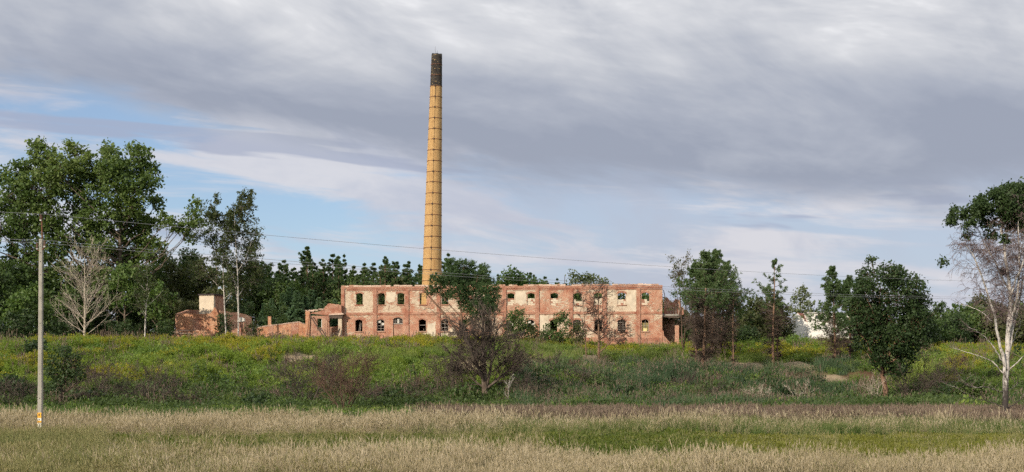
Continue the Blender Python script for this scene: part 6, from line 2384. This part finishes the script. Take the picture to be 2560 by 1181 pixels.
crest = sstep(141, 146, Y) * (px > 200) * (px < 1200) + sstep(156, 162, Y) * (px >= 1200)
slope = sstep(1010, 955, py)
rnd = gs.uniform(-.16, .16, (8, len(X)))
score = np.stack([
    .34 + .75 * crest + .62 * big(2.3) * slope * (1 - sstep(620, 900, px)) + .55 * big(5.3) * sstep(2330, 2380, px) * slope - .25 * ((px > 1000) & (px < 1700) & (crest < .5)),
    .30 + .45 * big(7.1) * (px < 1300) + .15 * slope,
    .10 + (.62 + .45 * big(5.5)) * ((px > 1290) & (px < 2140) & (py > 912)),
    .36 + .40 * big(4.4) + .28 * ((px > 950) & (px < 1700) & (py < 905)) + .2 * ((px > 1600) & (px < 2100) & (py < 925)),
    .34 + .42 * big(6.2),
    .10 + .75 * spot(X, Y, [(a, b, r * 1.7) for a, b, r in SOILW]) + .25 * big(8.8),
    .46 + .38 * big(9.9),
    .25 + .25 * big(3.7) + .55 * sstep(945, 1000, py),  # darkened herbs take over lower down, painting in shade at the bank's foot
]) + rnd
best = score.argmax(0)
gold, ggreen, dark, tall, light, dryh, herb, nettle = [best == k for k in range(8)]
# only part of the goldenrod is in flower, and in drifts
fl = gs.uniform(0, 1, len(X)) < np.clip(.10 + .95 * sstep(.40, .75, blob(X * .8, Y * .5, 9.1)), 0, .92)
flower = gold & fl
ggreen = ggreen | (gold & ~fl)
scatter('flowering_goldenrod', 'yellow flowering goldenrod along the crest and in drifts on the bank', 'goldenrod', [('gold', 5)], X[flower], Y[flower], (.75 + .5 * blob(X, Y, 8.1))[flower], 41)
scatter('green_goldenrod', 'unflowered green goldenrod stands on the bank', 'goldenrod', [('goldgreen', 4)], X[ggreen], Y[ggreen], (.65 + .7 * blob(X, Y, 8.1))[ggreen], 42)
scatter('bank_reeds', 'dark bluish reeds covering the lower bank below the dead pines', 'reeds', [('bankreed', 5)], X[dark], Y[dark], (.6 + .8 * blob(X, Y, 1.9))[dark], 43)
scatter('shade_tinted_herbs', 'dark herbs with shade painted into their colour along the lower bank', 'weeds', [('shaded_herb', 5)], X[nettle], Y[nettle], (.7 + .7 * blob(X, Y, 7.9))[nettle], 50)
scatter('bank_grass', 'tall green grass tufts on the bank', 'grass', [('tall', 5)], X[tall], Y[tall], (.6 + .8 * blob(X, Y, 2.7))[tall], 44)
scatter('light_herbs', 'light green leafy herbs on the bank', 'weeds', [('herb2', 4)], X[light], Y[light], (.6 + .8 * blob(X, Y, 3.3))[light], 45)
scatter('dry_herbs', 'dry tan grass around the bare sandy spots of the bank', 'grass', [('dryherb', 4)], X[dryh], Y[dryh], .95, 46)
scatter('bank_herbs', 'deep green leafy herbs covering the bank', 'weeds', [('herb', 6)], X[herb], Y[herb], (.6 + .8 * blob(X, Y, 5.9))[herb], 47)
keep = (gs.uniform(0, 1, len(X)) < .06 * (.2 + blob(X, Y, 3.9)))
scatter('dry_stalks', 'scattered tall dry brown stalks standing above the bank plants', 'weeds', [('stalk', 4)], X[keep], Y[keep], (.7 + .6 * blob(X, Y, 4.9))[keep], 49)
# woodland floor
X, Y, px = sample(186, 236, 1.6)
inside = (px > 425) & (px < 1720) & (Y < 196)
X, Y = X[~inside], Y[~inside]
scatter('woodland_undergrowth', 'dark undergrowth on the woodland floor behind the ruins', 'undergrowth', [('herb', 3), ('herb2', 1)], X, Y, 1.9, 48)
X, Y, px = sample(238, 262, .55)
scatter('distant_thicket', 'dim green thicket closing the view behind the woodland trees', 'undergrowth', [('shaded_herb', 4)], X, Y, 4.2, 51)
